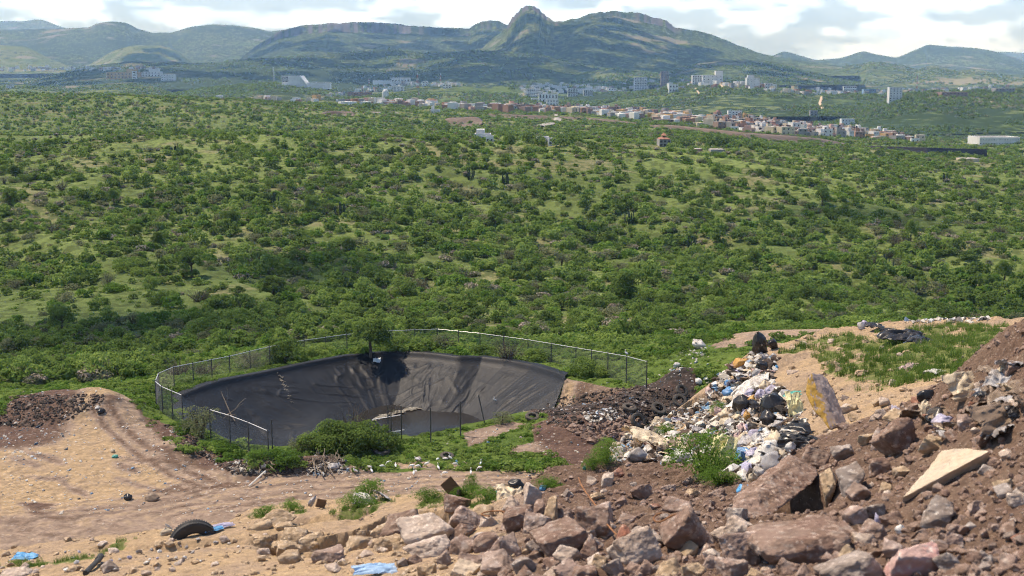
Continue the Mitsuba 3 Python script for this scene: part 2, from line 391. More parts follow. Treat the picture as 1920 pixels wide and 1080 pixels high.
RIM = [(337, 743, -.2), (420, 718, -.4), (480, 705, -.5), (560, 690, -.7), (650, 673, -.7), (700, 668, -.7), (760, 665, -.7), (800, 668, -.7), (860, 676, -.6), (905, 675, -.6), (950, 680, -.5), (1000, 690, -.4), (1040, 702, -.2), (1062, 710, -.1)]
RIM2 = [(1110, 722, 0), (1165, 735, .1), (1100, 762, 0), (985, 772, 0), (900, 792, 0), (830, 801, 0), (760, 815, 0), (640, 832, 0), (520, 838, 0), (440, 832, 0), (370, 800, -.1), (340, 765, -.2)]
rimp = np.array([pixz(np.array(a), np.array(b), c) for a, b, c in RIM + RIM2])
pit_poly = shapely.Polygon(rimp[:, :2]).buffer(0.8).buffer(-0.8)
cutA, cutB = pixz(np.array(1062), np.array(710), -.1), pixz(np.array(985), np.array(772), 0)
dv = (cutB - cutA)[:2]; dv /= np.linalg.norm(dv); nr = np.array([-dv[1], dv[0]])        # to the right of the liner's edge
if nr[0] < 0: nr = -nr
half = shapely.Polygon([cutA[:2] - dv * 60, cutB[:2] + dv * 60, cutB[:2] + dv * 60 - nr * 120, cutA[:2] - dv * 60 - nr * 120])
liner_poly = pit_poly.buffer(0.7).intersection(half)


def pit_depth(x, y):
    pts = shapely.points(np.stack([x.ravel(), y.ravel()], -1))
    ins = shapely.contains(pit_poly, pts)
    d = np.where(ins, shapely.distance(pts, pit_poly.exterior), 0).reshape(x.shape)
    dmax = 3.3 + 2.1 * sstep(-17, -8, x); q = 0.56 * d
    return -np.log(np.exp(-q * 2.2) + np.exp(-dmax * 2.2)) / 2.2 * sstep(0, .4, d)


def heap(x, y, px, py, z0, rx, ry, h, seed):
    c = pixz(np.array(px), np.array(py), z0)
    r = np.sqrt(((x - c[0]) / rx) ** 2 + ((y - c[1]) / ry) ** 2)
    return h * np.clip(1 - r, 0, 1) ** 0.8 * (0.6 + 0.8 * nz(x, y, 1.3, 4, seed))


def pad_feats(x, y):
    z = heap(x, y, 60, 785, 0, 7.5, 4, 0.7, 41) + heap(x, y, 150, 775, 0, 5.5, 3.5, .6, 42) + heap(x, y, 215, 785, 0, 3.4, 4.0, .9, 43) + heap(x, y, 480, 882, 0, 3.2, 2.2, .8, 44) + heap(x, y, 600, 878, 0, 3.8, 2.2, .9, 45)
    z += heap(x, y, 1270, 752, 0, 2.8, 2.6, 1.5, 46) + heap(x, y, 1130, 790, 0, 5.5, 4.5, 1.0, 47) + heap(x, y, 1110, 815, 0, 4.5, 3.0, 1.1, 48) + heap(x, y, 1190, 795, 0, 3.5, 3.0, 1.3, 49) + heap(x, y, 330, 850, 0, 2.0, 4.5, .7, 50)
    return z


def spurs(x, y):
    """low grassy spurs and gullies running down the slope towards us"""
    a = x * 0.80 + y * 0.60 + 22 * (nz(x, y, 70, 3, 61) - 0.5)
    b = -x * 0.60 + y * 0.80
    return ridged(a, b * 0.28, 62, 3, 62)


def ground_h(x, y):
    z = base_h(qf(x.ravel(), y.ravel())).reshape(x.shape)
    near = 1 - sstep(118, 150, y)
    w = sstep(135, 220, y)
    z = z + w * (15.0 * (spurs(x, y) - 0.55) + 2.6 * (nz(x, y, 22, 4, 63) - 0.5)) * (1 - 0.45 * sstep(380, 480, y)) + sstep(600, 900, y) * 9 * (ridged(x, y * 0.5, 160, 4, 64) - 0.55) * (1 - sstep(1000, 1250, y))
    pad = near * (1 - sstep(112, 120, y)); san = pad * (1 - sstep(-16, -10, x)) * sstep(-90, -60, -y)
    z = z + san * (.45 * (ridged(x + .6 * y, y * .8, 2.6, 4, 67) - .55) + .16 * (nz(x, y, .7, 3, 68) - .5))
    z = z + near * (0.16 * (nz(x, y, 2.0, 4, 65) - 0.5) + 0.5 * (nz(x, y, 9, 3, 66) - 0.5) * pad)
    m = (y > 70) & (y < 125)
    if m.any():
        z[m] += pad_feats(x[m], y[m]); dep = pit_depth(x[m], y[m]); z[m] -= dep + 0.22 * sstep(0.1, 0.8, dep)
    # the road's ruts
    return z


us = np.linspace(-0.56, 0.56, 420)
ys = np.concatenate([np.linspace(42, 70, 40), np.geomspace(70.4, 128, 230), np.geomspace(128.8, 150, 24)])
U, YY = np.meshgrid(us, ys, indexing='ij'); X = U * YY
PADZ = ground_h(X, YY)
PAD = Ground(us, YY, PADZ, 'pad')


def soft(poly_px, X, YY, edge, z=0.0):
    q = np.array([pixz(np.array(a), np.array(b), z) for a, b in poly_px])[:, :2]
    pg = shapely.Polygon(q).buffer(0); pts = shapely.points(np.stack([X.ravel(), YY.ravel()], -1))
    d = shapely.distance(pts, pg.exterior); d = np.where(shapely.contains(pg, pts), d, -d).reshape(X.shape)
    return sstep(-edge, edge, d + edge * 2.2 * (nz(X, YY, 2.4, 4, 77) - 0.5))


def over(a, val, m): return a * (1 - m) + val * m


g = np.full(X.shape, 0.82); vv = np.full(X.shape, 0.62)
g = over(g, 0.0, soft([(-500, 1300), (-500, 930), (0, 800), (20, 745), (200, 742), (262, 790), (350, 862), (440, 893), (560, 892), (640, 886), (760, 884), (900, 886), (1000, 880), (1100, 868), (1160, 850), (2300, 840), (2300, 1300)], X, YY, 0.7))
vv = over(vv, 0.97, soft([(-500, 1000), (-500, 850), (0, 840), (120, 800), (180, 750), (230, 752), (275, 800), (330, 870), (420, 905), (330, 930), (150, 945), (0, 975)], X, YY, 1.6))
vv = over(vv, 0.33, soft([(-200, 830), (-50, 745), (170, 742), (140, 800), (100, 840), (-100, 860)], X, YY, 1.0))
vv = over(vv, 0.74, soft([(-500, 1050), (-500, 985), (0, 975), (300, 930), (440, 900), (700, 885), (1100, 872), (1300, 860), (1300, 950), (600, 950), (300, 1000), (0, 1060)], X, YY, 0.9))
for line in ([(205, 795), (260, 830), (320, 870), (400, 905)], [(235, 790), (300, 832), (365, 870), (440, 900)]):
    q = shapely.LineString(np.array([pixz(np.array(a), np.array(b), 0.0) for a, b in line])[:, :2])
    d = shapely.distance(shapely.points(np.stack([X.ravel(), YY.ravel()], -1)), q).reshape(X.shape)
    vv = over(vv, 0.80, 1 - sstep(0.3, 0.8, d)); vv = over(vv, 0.42, np.exp(-((d - 1.1) / 0.35) ** 2) * 0.8)
vv = over(vv, 0.30, soft([(270, 795), (300, 790), (430, 868), (640, 862), (650, 886), (440, 893), (380, 880)], X, YY, 0.5)); g = over(g, 0, soft([(270, 795), (300, 790), (430, 868), (640, 862), (650, 886), (440, 893), (380, 880)], X, YY, 0.6))
for pl, val in (([(1000, 800), (1190, 790), (1200, 875), (1080, 878), (1010, 850)], 0.27), ([(980, 762), (1060, 745), (1230, 735), (1305, 740), (1310, 800), (1190, 815), (1040, 800)], 0.07), ([(985, 772), (1062, 710), (1085, 715), (1030, 765)], 0.93), ([(1030, 765), (1085, 715), (1165, 735), (1100, 764)], 0.52), ([(870, 812), (960, 790), (985, 800), (940, 815), (880, 836)], 0.72), ([(960, 838), (1010, 828), (1020, 845), (960, 850)], 0.72), ([(740, 868), (800, 866), (810, 876), (750, 880)], 0.85), ([(840, 868), (900, 862), (905, 872), (840, 878)], 0.75)):
    m = soft(pl, X, YY, 0.45); vv = over(vv, val, m); g = over(g, 0, m)
m = soft([(1335, 642), (1380, 612), (1430, 597), (1530, 608), (1590, 620), (1490, 640), (1400, 648)], X, YY, 0.8, 3.3); g = over(g, 0.0, m); vv = over(vv, 0.78, m)
for k in range(14):                                                # dark scraped streaks in the sand
    a, b = rng.uniform(0, 330), rng.uniform(835, 950); L = rng.uniform(30, 110); s_ = rng.uniform(0.05, 0.5)
    m = soft([(a, b), (a + L, b + L * s_ - 3), (a + L, b + L * s_ + 4), (a + L * .3, b + L * s_ * .3 + 5)], X, YY, 0.5); vv = over(vv, 0.35, m * 0.75)
for line in ([(-60, 1003), (150, 982), (330, 950), (520, 925), (760, 908), (1050, 897)], [(-60, 1018), (160, 994), (350, 961), (540, 935), (780, 917), (1050, 905)], [(-60, 985), (200, 960), (400, 925), (560, 908), (760, 898), (1050, 888)], [(60, 960), (260, 945), (380, 920), (430, 905), (420, 880)], [(30, 945), (230, 932), (345, 908), (390, 890)]):
    q = shapely.LineString(np.array([pixz(np.array(a), np.array(b), 0.0) for a, b in line])[:, :2])
    d = shapely.distance(shapely.points(np.stack([X.ravel(), YY.ravel()], -1)), q).reshape(X.shape) + .5 * (nz(X, YY, 3, 3, 93) - .5)
    vv = over(vv, vv - .16, np.exp(-(np.abs(d) / .22) ** 2) * .9); vv = over(vv, vv + .10, np.exp(-((np.abs(d) - .45) / .2) ** 2) * .7)
PADG, PADV = g.copy(), vv.copy()
put('landfill_ground', ply(PAD.mesh(), 'm_soil_far', smooth=True, uv=np.stack([g, np.clip(vv, 0, 1)], -1).reshape(-1, 2)), 'brown dirt road, sand and weedy ground around the lined pit', None, None, 'structure')

us = np.linspace(-0.60, 0.60, 300); ys = np.geomspace(147, 1300, 330)
U, YY = np.meshgrid(us, ys, indexing='ij'); X = U * YY
VAL = Ground(us, YY, ground_h(X, YY), 'valley')
VAL.Z[:, -1] -= 60
bank = np.zeros(X.shape)
put('valley_slope', ply(VAL.mesh(), 'm_valley', smooth=True, uv=np.stack([bank * 0, bank * 0.8], -1).reshape(-1, 2)), 'grassy valley slope under the scrub', None, None, 'structure')


# ------------------------------------------------------------------ hills and mountains
def hill(name, label, pts, Y, front, foot, rough=0.35, seed=0, nu=220, nv=64, cliff=0.0, dark=0.0, jag=1.0, crest_px=1.2, rocky=None):
    pts = np.array(pts, float)
    px = np.linspace(pts[0, 0], pts[-1, 0], nu); py = np.interp(px, pts[:, 0], pts[:, 1])
    ker = np.ones(3) / 3; py = np.convolve(np.pad(py, 1, 'edge'), ker, 'valid')
    py = py + crest_px * 2 * (meshkit.fbm(np.stack([px / 22 + seed, px * 0, px * 0], -1), 4, seed) - 0.5) * jag
    us = (px - 960) / F_PX / math.cos(PITCH)                      # close enough for the crest's columns
    d = ray_dir(px, py); us = np.linspace(d[0, 0], d[-1, 0], nu); d = ray_dir(np.interp(us, d[:, 0], px), np.interp(us, d[:, 0], py))
    Yc = Y * (1 + 0.10 * (meshkit.fbm(np.stack([us * 9 + seed, us * 0, us * 0], -1), 3, seed + 3) - 0.5))
    zc = CZ + d[:, 2] * Yc
    zf = float(pix(np.array(960), np.array(foot), np.array(Y - front))[2])
    t = np.concatenate([-np.linspace(1, 0, nv) ** 1.25, [0.12, 0.3, 0.6, 1.0]])
    tt = np.abs(t)[None]
    pr = np.where(t[None] < 0, (1 - tt) ** 1.25, (1 - tt) ** 1.1)
    if cliff: pr = np.where(t[None] < 0, (1 - cliff) * (1 - sstep(0.05, 1.0, tt)) + cliff * (1 - sstep(0.012, 0.10 + 0.05 * nz(us * 300, us * 0, 1, 3, seed)[:, None], tt)), pr)
    h = np.maximum(zc - zf, 1)[:, None]
    yy = Yc[:, None] + t[None] * front
    xx = us[:, None] * yy
    s = (front * 0.42)
    wx = xx + 0.5 * s * (nz(xx, yy, s, 3, seed + 5) - 0.5)
    sp = ridged(wx, yy * 0.35, s, 4, seed + 6) - 0.6
    env = np.minimum(1, tt * 5) * np.where(t[None] < 0, 1 - 0.55 * tt, 0.6)
    z = zf + h * pr + rough * h * sp * env + 0.05 * h * (nz(xx, yy, s * 0.12, 4, seed + 9) - 0.5) * np.minimum(1, tt * 8)
    if cliff: z = z + 0.05 * h * (ridged(xx, yy * .3, 45, 3, seed + 7) - .5) * ((tt > 0.005) & (tt < 0.16))
    gr = Ground(us, yy, z, name)
    rock = np.zeros(z.shape)
    if cliff: rock = (((tt > 0.002) & (tt < 0.13)) * sstep(.3, .55, nz(us * 420, us * 0, 1, 3, seed + 2))[:, None]) * np.interp(us, np.interp([q[0] for q in rocky], px, us), [q[1] for q in rocky])[:, None]
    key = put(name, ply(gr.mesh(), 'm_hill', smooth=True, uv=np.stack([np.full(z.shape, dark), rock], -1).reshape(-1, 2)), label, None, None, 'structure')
    return gr


hill('mountain', 'farthest pale blue mountain', [(-400, 60), (-100, 45), (0, 40), (40, 40), (80, 36), (95, 42), (115, 52), (200, 62), (300, 80)], 15000, 3000, 135, .2, 1, 120, 30)
hill('mountain', 'far blue ridge at the frame edge', [(1780, 110), (1850, 97), (1885, 97), (1920, 100), (2200, 95), (2500, 120)], 15000, 3000, 140, .2, 2, 100, 30)
hill('mountain', 'long hazy massif with a rounded knob', [(-500, 60), (-200, 60), (0, 56), (100, 54), (168, 51), (182, 43), (210, 40), (238, 43), (258, 54), (285, 62), (320, 61), (360, 50), (400, 45), (430, 47), (470, 51), (505, 59), (530, 56), (580, 70), (700, 110)], 9000, 2600, 140, .42, 3, 260, 70, dark=.2)
hill('mountain', 'conical far hills', [(1400, 130), (1440, 107), (1470, 96), (1500, 104), (1530, 112), (1570, 110), (1595, 103), (1620, 95), (1645, 103), (1680, 108), (1710, 96), (1740, 83), (1780, 88), (1830, 90), (1870, 98), (1920, 113), (2100, 110), (2500, 130)], 8500, 2200, 145, .40, 4, 260, 60, dark=.3)
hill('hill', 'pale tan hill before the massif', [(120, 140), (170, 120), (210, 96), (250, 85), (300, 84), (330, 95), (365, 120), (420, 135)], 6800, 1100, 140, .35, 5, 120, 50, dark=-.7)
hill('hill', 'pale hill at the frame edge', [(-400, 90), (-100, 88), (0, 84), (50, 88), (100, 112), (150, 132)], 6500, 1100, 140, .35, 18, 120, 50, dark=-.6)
hill('mountain', 'mesa ridge with a cliff band', [(440, 120), (480, 88), (520, 62), (570, 48), (630, 45), (690, 42), (730, 46), (800, 52), (880, 55), (895, 44), (915, 40), (935, 41), (950, 48), (965, 58), (1000, 75), (1060, 110)], 6600, 1700, 125, .33, 6, 280, 80, cliff=.24, dark=.25, jag=1.6, rocky=[(450, 0), (525, .75), (780, .7), (820, .1), (900, .55), (1000, .2)])
hill('mountain', 'green mountain with a rock crown', [(860, 125), (900, 95), (930, 70), (951, 57), (953, 47), (957, 45), (959, 35), (965, 34), (967, 27), (973, 26), (976, 19), (983, 18), (985, 14), (1003, 14), (1005, 18), (1012, 19), (1015, 26), (1021, 28), (1024, 34), (1031, 36), (1037, 43), (1080, 38), (1110, 28), (1150, 22), (1200, 28), (1248, 40), (1268, 54), (1320, 62), (1380, 85), (1430, 102), (1500, 114), (1560, 122), (1610, 132)], 5600, 1700, 142, .36, 7, 460, 90, cliff=.16, dark=-.05, jag=1.5, rocky=[(860, 0), (945, .2), (960, 1.3), (1030, 1.3), (1050, .2), (1100, .2), (1170, .55), (1260, .75), (1290, .1), (1700, 0)])
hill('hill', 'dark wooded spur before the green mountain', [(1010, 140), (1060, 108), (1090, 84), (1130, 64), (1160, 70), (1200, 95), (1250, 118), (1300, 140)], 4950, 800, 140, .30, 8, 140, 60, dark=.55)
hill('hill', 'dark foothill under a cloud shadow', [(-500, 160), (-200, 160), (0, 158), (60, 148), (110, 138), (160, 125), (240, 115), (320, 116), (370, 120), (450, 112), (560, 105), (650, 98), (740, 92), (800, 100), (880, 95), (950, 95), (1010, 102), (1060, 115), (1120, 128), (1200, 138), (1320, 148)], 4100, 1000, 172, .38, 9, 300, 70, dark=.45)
hill('hill', 'rounded green hills under the cones', [(1480, 150), (1540, 140), (1600, 121), (1640, 116), (1690, 122), (1715, 131), (1755, 121), (1790, 133), (1830, 129), (1880, 140), (1960, 150), (2300, 150), (2500, 170)], 4600, 900, 165, .32, 10, 220, 50, dark=-.1)
hill('hill', 'green hill above the white blocks', [(1180, 150), (1250, 138), (1310, 118), (1350, 113), (1400, 113), (1440, 117), (1490, 128), (1540, 142), (1620, 155)], 3900, 700, 160, .30, 11, 160, 50, dark=.1)
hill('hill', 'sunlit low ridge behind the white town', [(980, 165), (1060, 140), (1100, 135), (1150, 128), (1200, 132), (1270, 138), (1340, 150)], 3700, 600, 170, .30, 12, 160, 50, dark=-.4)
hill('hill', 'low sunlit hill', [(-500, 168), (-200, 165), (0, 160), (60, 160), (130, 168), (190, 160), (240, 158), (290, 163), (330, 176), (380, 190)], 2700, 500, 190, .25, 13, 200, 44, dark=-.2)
hill('hill', 'low hill below the hall', [(280, 190), (330, 176), (400, 164), (500, 157), (560, 156), (620, 164), (660, 182), (720, 192)], 2500, 480, 192, .25, 14, 160, 44, dark=-.25)
hill('hill', 'low hill with houses on its crest', [(560, 192), (640, 182), (700, 174), (780, 164), (860, 160), (900, 166), (930, 161), (960, 164), (1010, 180), (1060, 192), (1120, 200)], 2350, 420, 200, .22, 15, 180, 44, dark=-.2)
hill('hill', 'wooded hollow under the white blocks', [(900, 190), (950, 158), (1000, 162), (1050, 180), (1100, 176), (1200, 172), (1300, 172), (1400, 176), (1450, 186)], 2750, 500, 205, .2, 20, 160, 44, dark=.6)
hill('hill', 'green hill with houses along its top', [(1060, 205), (1130, 190), (1200, 172), (1260, 160), (1300, 154), (1360, 152), (1420, 158), (1500, 167), (1560, 176), (1640, 176), (1700, 174), (1800, 180), (1900, 190)], 2200, 520, 218, .22, 16, 240, 50, dark=0)
hill('hill', 'near scrubby hill behind the town', [(1520, 240), (1600, 214), (1650, 196), (1690, 180), (1740, 172), (1800, 170), (1860, 170), (1920, 164), (2100, 150), (2400, 140)], 1750, 420, 252, .22, 17, 220, 50, dark=.05)
us = np.linspace(-0.66, 0.66, 150); ys = np.geomspace(1500, 14000, 120); U, YY = np.meshgrid(us, ys, indexing='ij')
Zp = CZ - YY * (np.interp(np.log(YY), np.log([1500, 2300, 3200, 4500, 6500, 9000, 14000]), [270, 215, 172, 150, 141, 136, 133]) - 150) / F_PX + 22 * (nz(U * YY, YY, 420, 4, 3) - .5)
put('plateau', ply(Ground(us, YY, Zp, 'plateau').mesh(), 'm_hill', smooth=True, uv=np.full((Zp.size, 2), [0.1, 0.0])), 'rolling land between the hills', None, None, 'structure')
# low plain that the town stands on, and land reaching the horizon behind everything
TOWN = hill('town_ground', 'gently sloping ground of the town', [(-500, 184), (0, 184), (320, 184), (640, 188), (800, 190), (960, 200), (1100, 204), (1250, 206), (1400, 216), (1500, 228), (1600, 240), (1700, 256), (1800, 262), (1920, 266), (2400, 262)], 1650, 420, 262, .04, 19, 300, 50, dark=-.1, jag=.4)
pm = trimesh.Trimesh([[-26000, -6000, -120], [26000, -6000, -120], [26000, 26000, -120], [-26000, 26000, -120]], [[0, 1, 2], [0, 2, 3]], process=False)
put('plain', ply(pm, 'm_hill'), 'far plain', None, None, 'structure')

# ------------------------------------------------------------------ the lined leachate pit
x0, y0, x1, y1 = liner_poly.bounds
gx, gy = np.meshgrid(np.arange(x0 - .2, x1 + .3, 0.11), np.arange(y0 - .2, y1 + .3, 0.11), indexing='ij')
inl = shapely.contains_xy(liner_poly, gx, gy)
dep = pit_depth(gx, gy)
rimz = base_h(qf(gx.ravel(), gy.ravel())).reshape(gx.shape)
cen = np.array([-9.5, 101.0])
ang = np.arctan2((gy - cen[1]) * 1.3, gx - cen[0]); rr = np.hypot((gy - cen[1]) * 1.5, gx - cen[0])
def fold(q, oct_, seed, th): return np.clip((1 - np.abs(2 * meshkit.fbm(q, oct_, seed) - 1) - th) / (1 - th), 0, 1)
bend = nz(gx, gy, 4, 3, 5)
w1 = fold(np.stack([ang * 15 + 2.6 * bend, rr * .09, rr * 0], -1), 2, 8, .80) * sstep(.42, .62, nz(gx, gy, 3.4, 3, 3))
w2 = fold(np.stack([gx * .42 + 1.8 * bend, gy * .30 + gx * .34, gx * 0], -1), 2, 18, .84) * sstep(.46, .62, nz(gx, gy, 2.8, 3, 13))
w3 = fold(np.stack([gx * .16 + 1.5 * bend, gy * .75 - gx * .30, gx * 0], -1), 2, 28, .84) * sstep(.50, .64, nz(gx, gy, 3.1, 3, 23))
w4 = fold(np.stack([ang * 34 + 1.2 * bend, rr * .05, rr * 0], -1), 2, 38, .80)
wr = .10 * w1 + .12 * w2 + .12 * w3 + .03 * w4 + .16 * (nz(gx, gy, 2.6, 2, 33) - .5)
lz = rimz - dep + 0.10 * (nz(gx, gy, 9, 3, 66) - 0.5) + wr * sstep(0.15, 1.0, dep) + 0.05 * (nz(gx, gy, .8, 3, 4) - .5) + 0.30 * np.exp(-(dep / 0.25) ** 2) * sstep(96, 104, gy)
gmsh = grid_mesh(np.stack([gx, gy, lz], -1)); okv = inl.ravel()
gmsh = trimesh.Trimesh(gmsh.vertices, gmsh.faces[okv[gmsh.faces].all(1)], process=False); gmsh.remove_unreferenced_vertices()
mat('m_liner', lambda p, n, uv: mix((0.010, 0.0112, 0.014), (0.025, 0.0275, 0.033), fbm(p.x * .5, p.y * .5, p.z * 1.5, 4) * 0.9 + 0.25 * smoothstep(-2.2, -3.6, p.z) - .15), 0.55, spec=0.22)
put('pit_liner', ply(gmsh, 'm_liner', smooth=True), 'black wrinkled plastic sheet lining the leachate pit', 'pit liner')
scene['m_leachate'] = {'type': 'principled', 'base_color': col(.022, .019, .016), 'roughness': .22, 'specular': .18}
wp = pit_poly.buffer(-1.5)
wm = trimesh.creation.extrude_polygon(wp, 0.02, engine='earcut'); wm.apply_translation([0, 0, -3.85])
put('leachate_pond', ply(wm, 'm_leachate'), 'dark liquid pooled in the bottom of the pit', None, None, 'structure')
mat('m_scum', lambda p, n, uv: mix((0.10, 0.09, 0.07), (0.34, 0.31, 0.25), fbm(p.x * 3, p.y * 3, 0, 3)), .9)
sc = []
for k in range(420):
    f = rng.random(); a = pixz(np.array(700 + 270 * f), np.array(787 - 26 * math.sin(math.pi * min(1, f * 1.12)) + rng.normal(0, 1.6)), -3.74)
    m = trimesh.creation.icosphere(0); m.apply_scale([rng.uniform(.06, .3), rng.uniform(.05, .2), rng.uniform(.01, .035)]); m.apply_translation(a); sc.append(m)
put('floating_scum', ply(cat_mesh(sc), 'm_scum'), 'pale floating scum along the edge of the dark pond', 'scum', None, 'stuff')
scene['m_pole_white'] = {'type': 'principled', 'base_color': col(.62, .60, .55), 'roughness': .6}
mat('m_sheet_white', (0.70, 0.70, 0.68), .55)
for k, (a, b, w_, h_, lab) in enumerate([(680, 677, .45, 1.0, 'white plastic scrap hanging over the far pit rim, beside the tree'), (707, 676, .7, 1.2, 'larger white plastic scrap on the pit rim right of the tree')]):
    c = pixz(np.array(a), np.array(b), -1.0); i = np.linspace(-.5, .5, 9)
    A, B = np.meshgrid(i, i, indexing='ij')
    hz = -np.abs(B - .5) * h_ * .40
    q = np.stack([c[0] + A * w_ + .12 * (nz(A * 9, B * 9, 2, 2, k) - .5), c[1] + (B) * h_, c[2] + .42 + hz + .3 * (nz(A * 5 + k, B * 5, 1.2, 3, k + 4) - .5)], -1)
    put('plastic_scrap', ply(grid_mesh(q), 'm_sheet_white', smooth=True), lab, 'plastic scrap')
sp_ = []
for k in range(60):                                                # droppings and silt splashed down the liner
    f = rng.random(); a, b = 522 + 26 * f + rng.normal(0, 2), 702 + 60 * f
    p0 = hit(a, b, [PAD]);
    m = trimesh.creation.icosphere(0); m.apply_scale([rng.uniform(.03, .10), rng.uniform(.03, .13), .015]); m.apply_translation([p0[0], p0[1], p0[2] + .25]); sp_.append(m)
put('silt_streak', ply(cat_mesh(sp_), 'm_scum'), 'pale silt streak running down the black liner', 'silt', None, 'stuff')

# chain-link fence round the pit
scene['m_galv'] = {'type': 'principled', 'base_color': col(.55, .55, .54), 'roughness': .45, 'metallic': .25}
scene['m_post'] = {'type': 'principled', 'base_color': col(.055, .055, .055), 'roughness': .55}
scene['m_wire'] = {'type': 'principled', 'base_color': col(.16, .16, .16), 'roughness': .5, 'metallic': .3}
fence = put('chain_link_fence', None, 'chain-link fence with white top rail and dark posts round the lined pit', 'fence')


def fence_run(pts, rails=True, wires=True, sub=1):
    tops = [pixz(np.array(a), np.array(b), z + 2.45) for a, b, z in pts]
    pp = []
    for i in range(len(tops) - 1):
        for j in range(sub if isinstance(sub, int) else sub[i]):
            pp.append(tops[i] + (tops[i + 1] - tops[i]) * j / (sub if isinstance(sub, int) else sub[i]))
    pp.append(tops[-1])
    for p in pp:
        part(fence, 'post', ply(tube([p - [0, 0, 2.75], p + [0, 0, .12]], .045, 6), 'm_post', smooth=40))
    for a, b in zip(pp[:-1], pp[1:]):
        if rails: part(fence, 'rail', ply(tube([a, b], .032, 6), 'm_galv', smooth=40))
        if wires:
            L = np.linalg.norm((b - a)[:2]); n = max(2, int(L / .10)); ws = []
            for s in (-1, 1):
                for k in range(-int(2.3 / .10), n):
                    # each wire crosses the panel at 45 degrees, cut at its ends
                    s0, s1 = k * .10, k * .10 + 2.3
                    a0, a1 = max(0, s0), min(L, s1)
                    if a1 - a0 < .05: continue
                    h0, h1 = a0 - s0, a1 - s0
                    if s < 0: h0, h1 = 2.3 - h0, 2.3 - h1
                    f = lambda t, h: a + (b - a) * (t / L) - np.array([0, 0, 2.35 - h])
                    ws.append(tube([f(a0, h0), f(a1, h1)], .0032, 3))
            part(fence, 'mesh_panel', ply(cat_mesh(ws), 'm_wire'))


fence_run([(1213, 678, .5), (1175, 668, .2), (1140, 662, -.2), (1080, 652, -.8), (990, 637, -1.4), (900, 625, -1.8), (820, 617, -1.9), (735, 620, -1.9), (650, 627, -1.8), (570, 638, -1.7), (505, 650, -1.6), (430, 668, -1.4), (325, 688, -1.0), (297, 700, -.8), (291, 715, -.5), (303, 725, -.3), (341, 741, -.1)], sub=[1, 1, 2, 2, 2, 2, 2, 2, 2, 2, 2, 3, 1, 1, 1, 2])
fence_run([(393, 768, 0), (430, 779, 0), (465, 792, 0), (502, 808, 0)])
fence_run([(509, 790, 0), (509, 790.3, 0)], rails=False, wires=False)
for a, b in ((727, 762), (733, 776), (752, 764), (807, 767), (863, 755)): fence_run([(a, b, 0), (a, b + .3, 0)], rails=False, wires=False)
p = pixz(np.array(911), np.array(797), 0)
part(fence, 'post', ply(tube([p - [0, 0, .3], p + [-.55, .1, 2.3]], .045, 6), 'm_post', smooth=40), 'fence post leaning over at the pit')
pa, pb = pixz(np.array(698), np.array(787), -.2), pixz(np.array(752), np.array(778), 0.2)
put('fallen_rail', ply(tube([pa, pb], .05, 6), 'm_galv', smooth=40), 'pale rail fallen across the near rim of the pit', 'rail')
put('fallen_rail', ply(tube([pixz(np.array(680), np.array(822), .1), pixz(np.array(758), np.array(806), .3)], .05, 6), 'm_galv', smooth=40), 'pale rail lying low behind the rim shrubs', 'rail')

# ------------------------------------------------------------------ plants: prototypes
def leaves(c, nrm, size, r, aspect=1.0):
    """bent two-triangle leaves / leaf sprays at the points c, about perpendicular to nrm"""
    n = len(c); nrm = nrm / (np.linalg.norm(nrm, axis=1, keepdims=True) + 1e-9)
    a = r.normal(size=(n, 3)); a -= (a * nrm).sum(1, keepdims=True) * nrm; a /= np.linalg.norm(a, axis=1, keepdims=True) + 1e-9
    b = np.cross(nrm, a); s = (size * r.uniform(.65, 1.35, n))[:, None]
    k = r.uniform(.1, .35, n)[:, None]
    v = np.stack([c - a * s * aspect, c - b * s * .55 + nrm * s * k, c + a * s * aspect, c + b * s * .55 + nrm * s * k], 1).reshape(-1, 3)
    i = np.arange(n)[:, None] * 4
    return v, np.vstack([i + [0, 1, 2], i + [0, 2, 3]])


def crown(nl, rx, rz, lobes, size, seed, flat=0.0, low=0.15, open_=0.0):
    """foliage of a shrub standing on z = 0: leaves over many overlapping clumps"""
    r = np.random.default_rng(seed)
    cc, rad = [], []
    for k in range(lobes):
        t = r.uniform(0, 2 * math.pi); q = math.sqrt(r.random()) * .80; h = r.uniform(low, 1) * (1 - .45 * q * q)
        cc.append([rx * q * math.cos(t), rx * q * math.sin(t), rz * (h * .78 + .08)]); rad.append(rx * r.uniform(.22, .46) * (1 - .25 * q))
    cc, rad = np.array(cc), np.array(rad); w = rad**2 / (rad**2).sum()
    k = r.choice(lobes, nl, p=w); d = r.normal(size=(nl, 3)); d /= np.linalg.norm(d, axis=1, keepdims=True)
    d[:, 2] = np.where(d[:, 2] < -.5, -d[:, 2], d[:, 2])
    c = cc[k] + d * rad[k][:, None] * np.array([1, 1, .72 * (1 - flat)]) * r.uniform(.55, 1.08, nl)[:, None] ** .6
    c[:, 2] = np.maximum(c[:, 2], .05 * rz)
    nr_ = d * (1 - open_) + r.normal(size=(nl, 3)) * .55 + [0, 0, .35]
    return leaves(c, nr_, size, r)


def stems(rx, rz, seed, n=5):
    r = np.random.default_rng(seed); ms = []
    for k in range(n):
        t = r.uniform(0, 6.28); q = rx * r.uniform(.2, .55)
        ms.append(tube([[0, 0, -.25], [q * .3 * math.cos(t), q * .3 * math.sin(t), rz * .3], [q * math.cos(t), q * math.sin(t), rz * .75]], [rz * .035, rz * .025, rz * .008], 4))
    return cat_mesh(ms)


def shp(vf, m): return ply(vf, m)


PROTO = {}
def proto(name, **parts_):
    scene['group_' + name] = {'type': 'shapegroup', **parts_}; PROTO[name] = 1


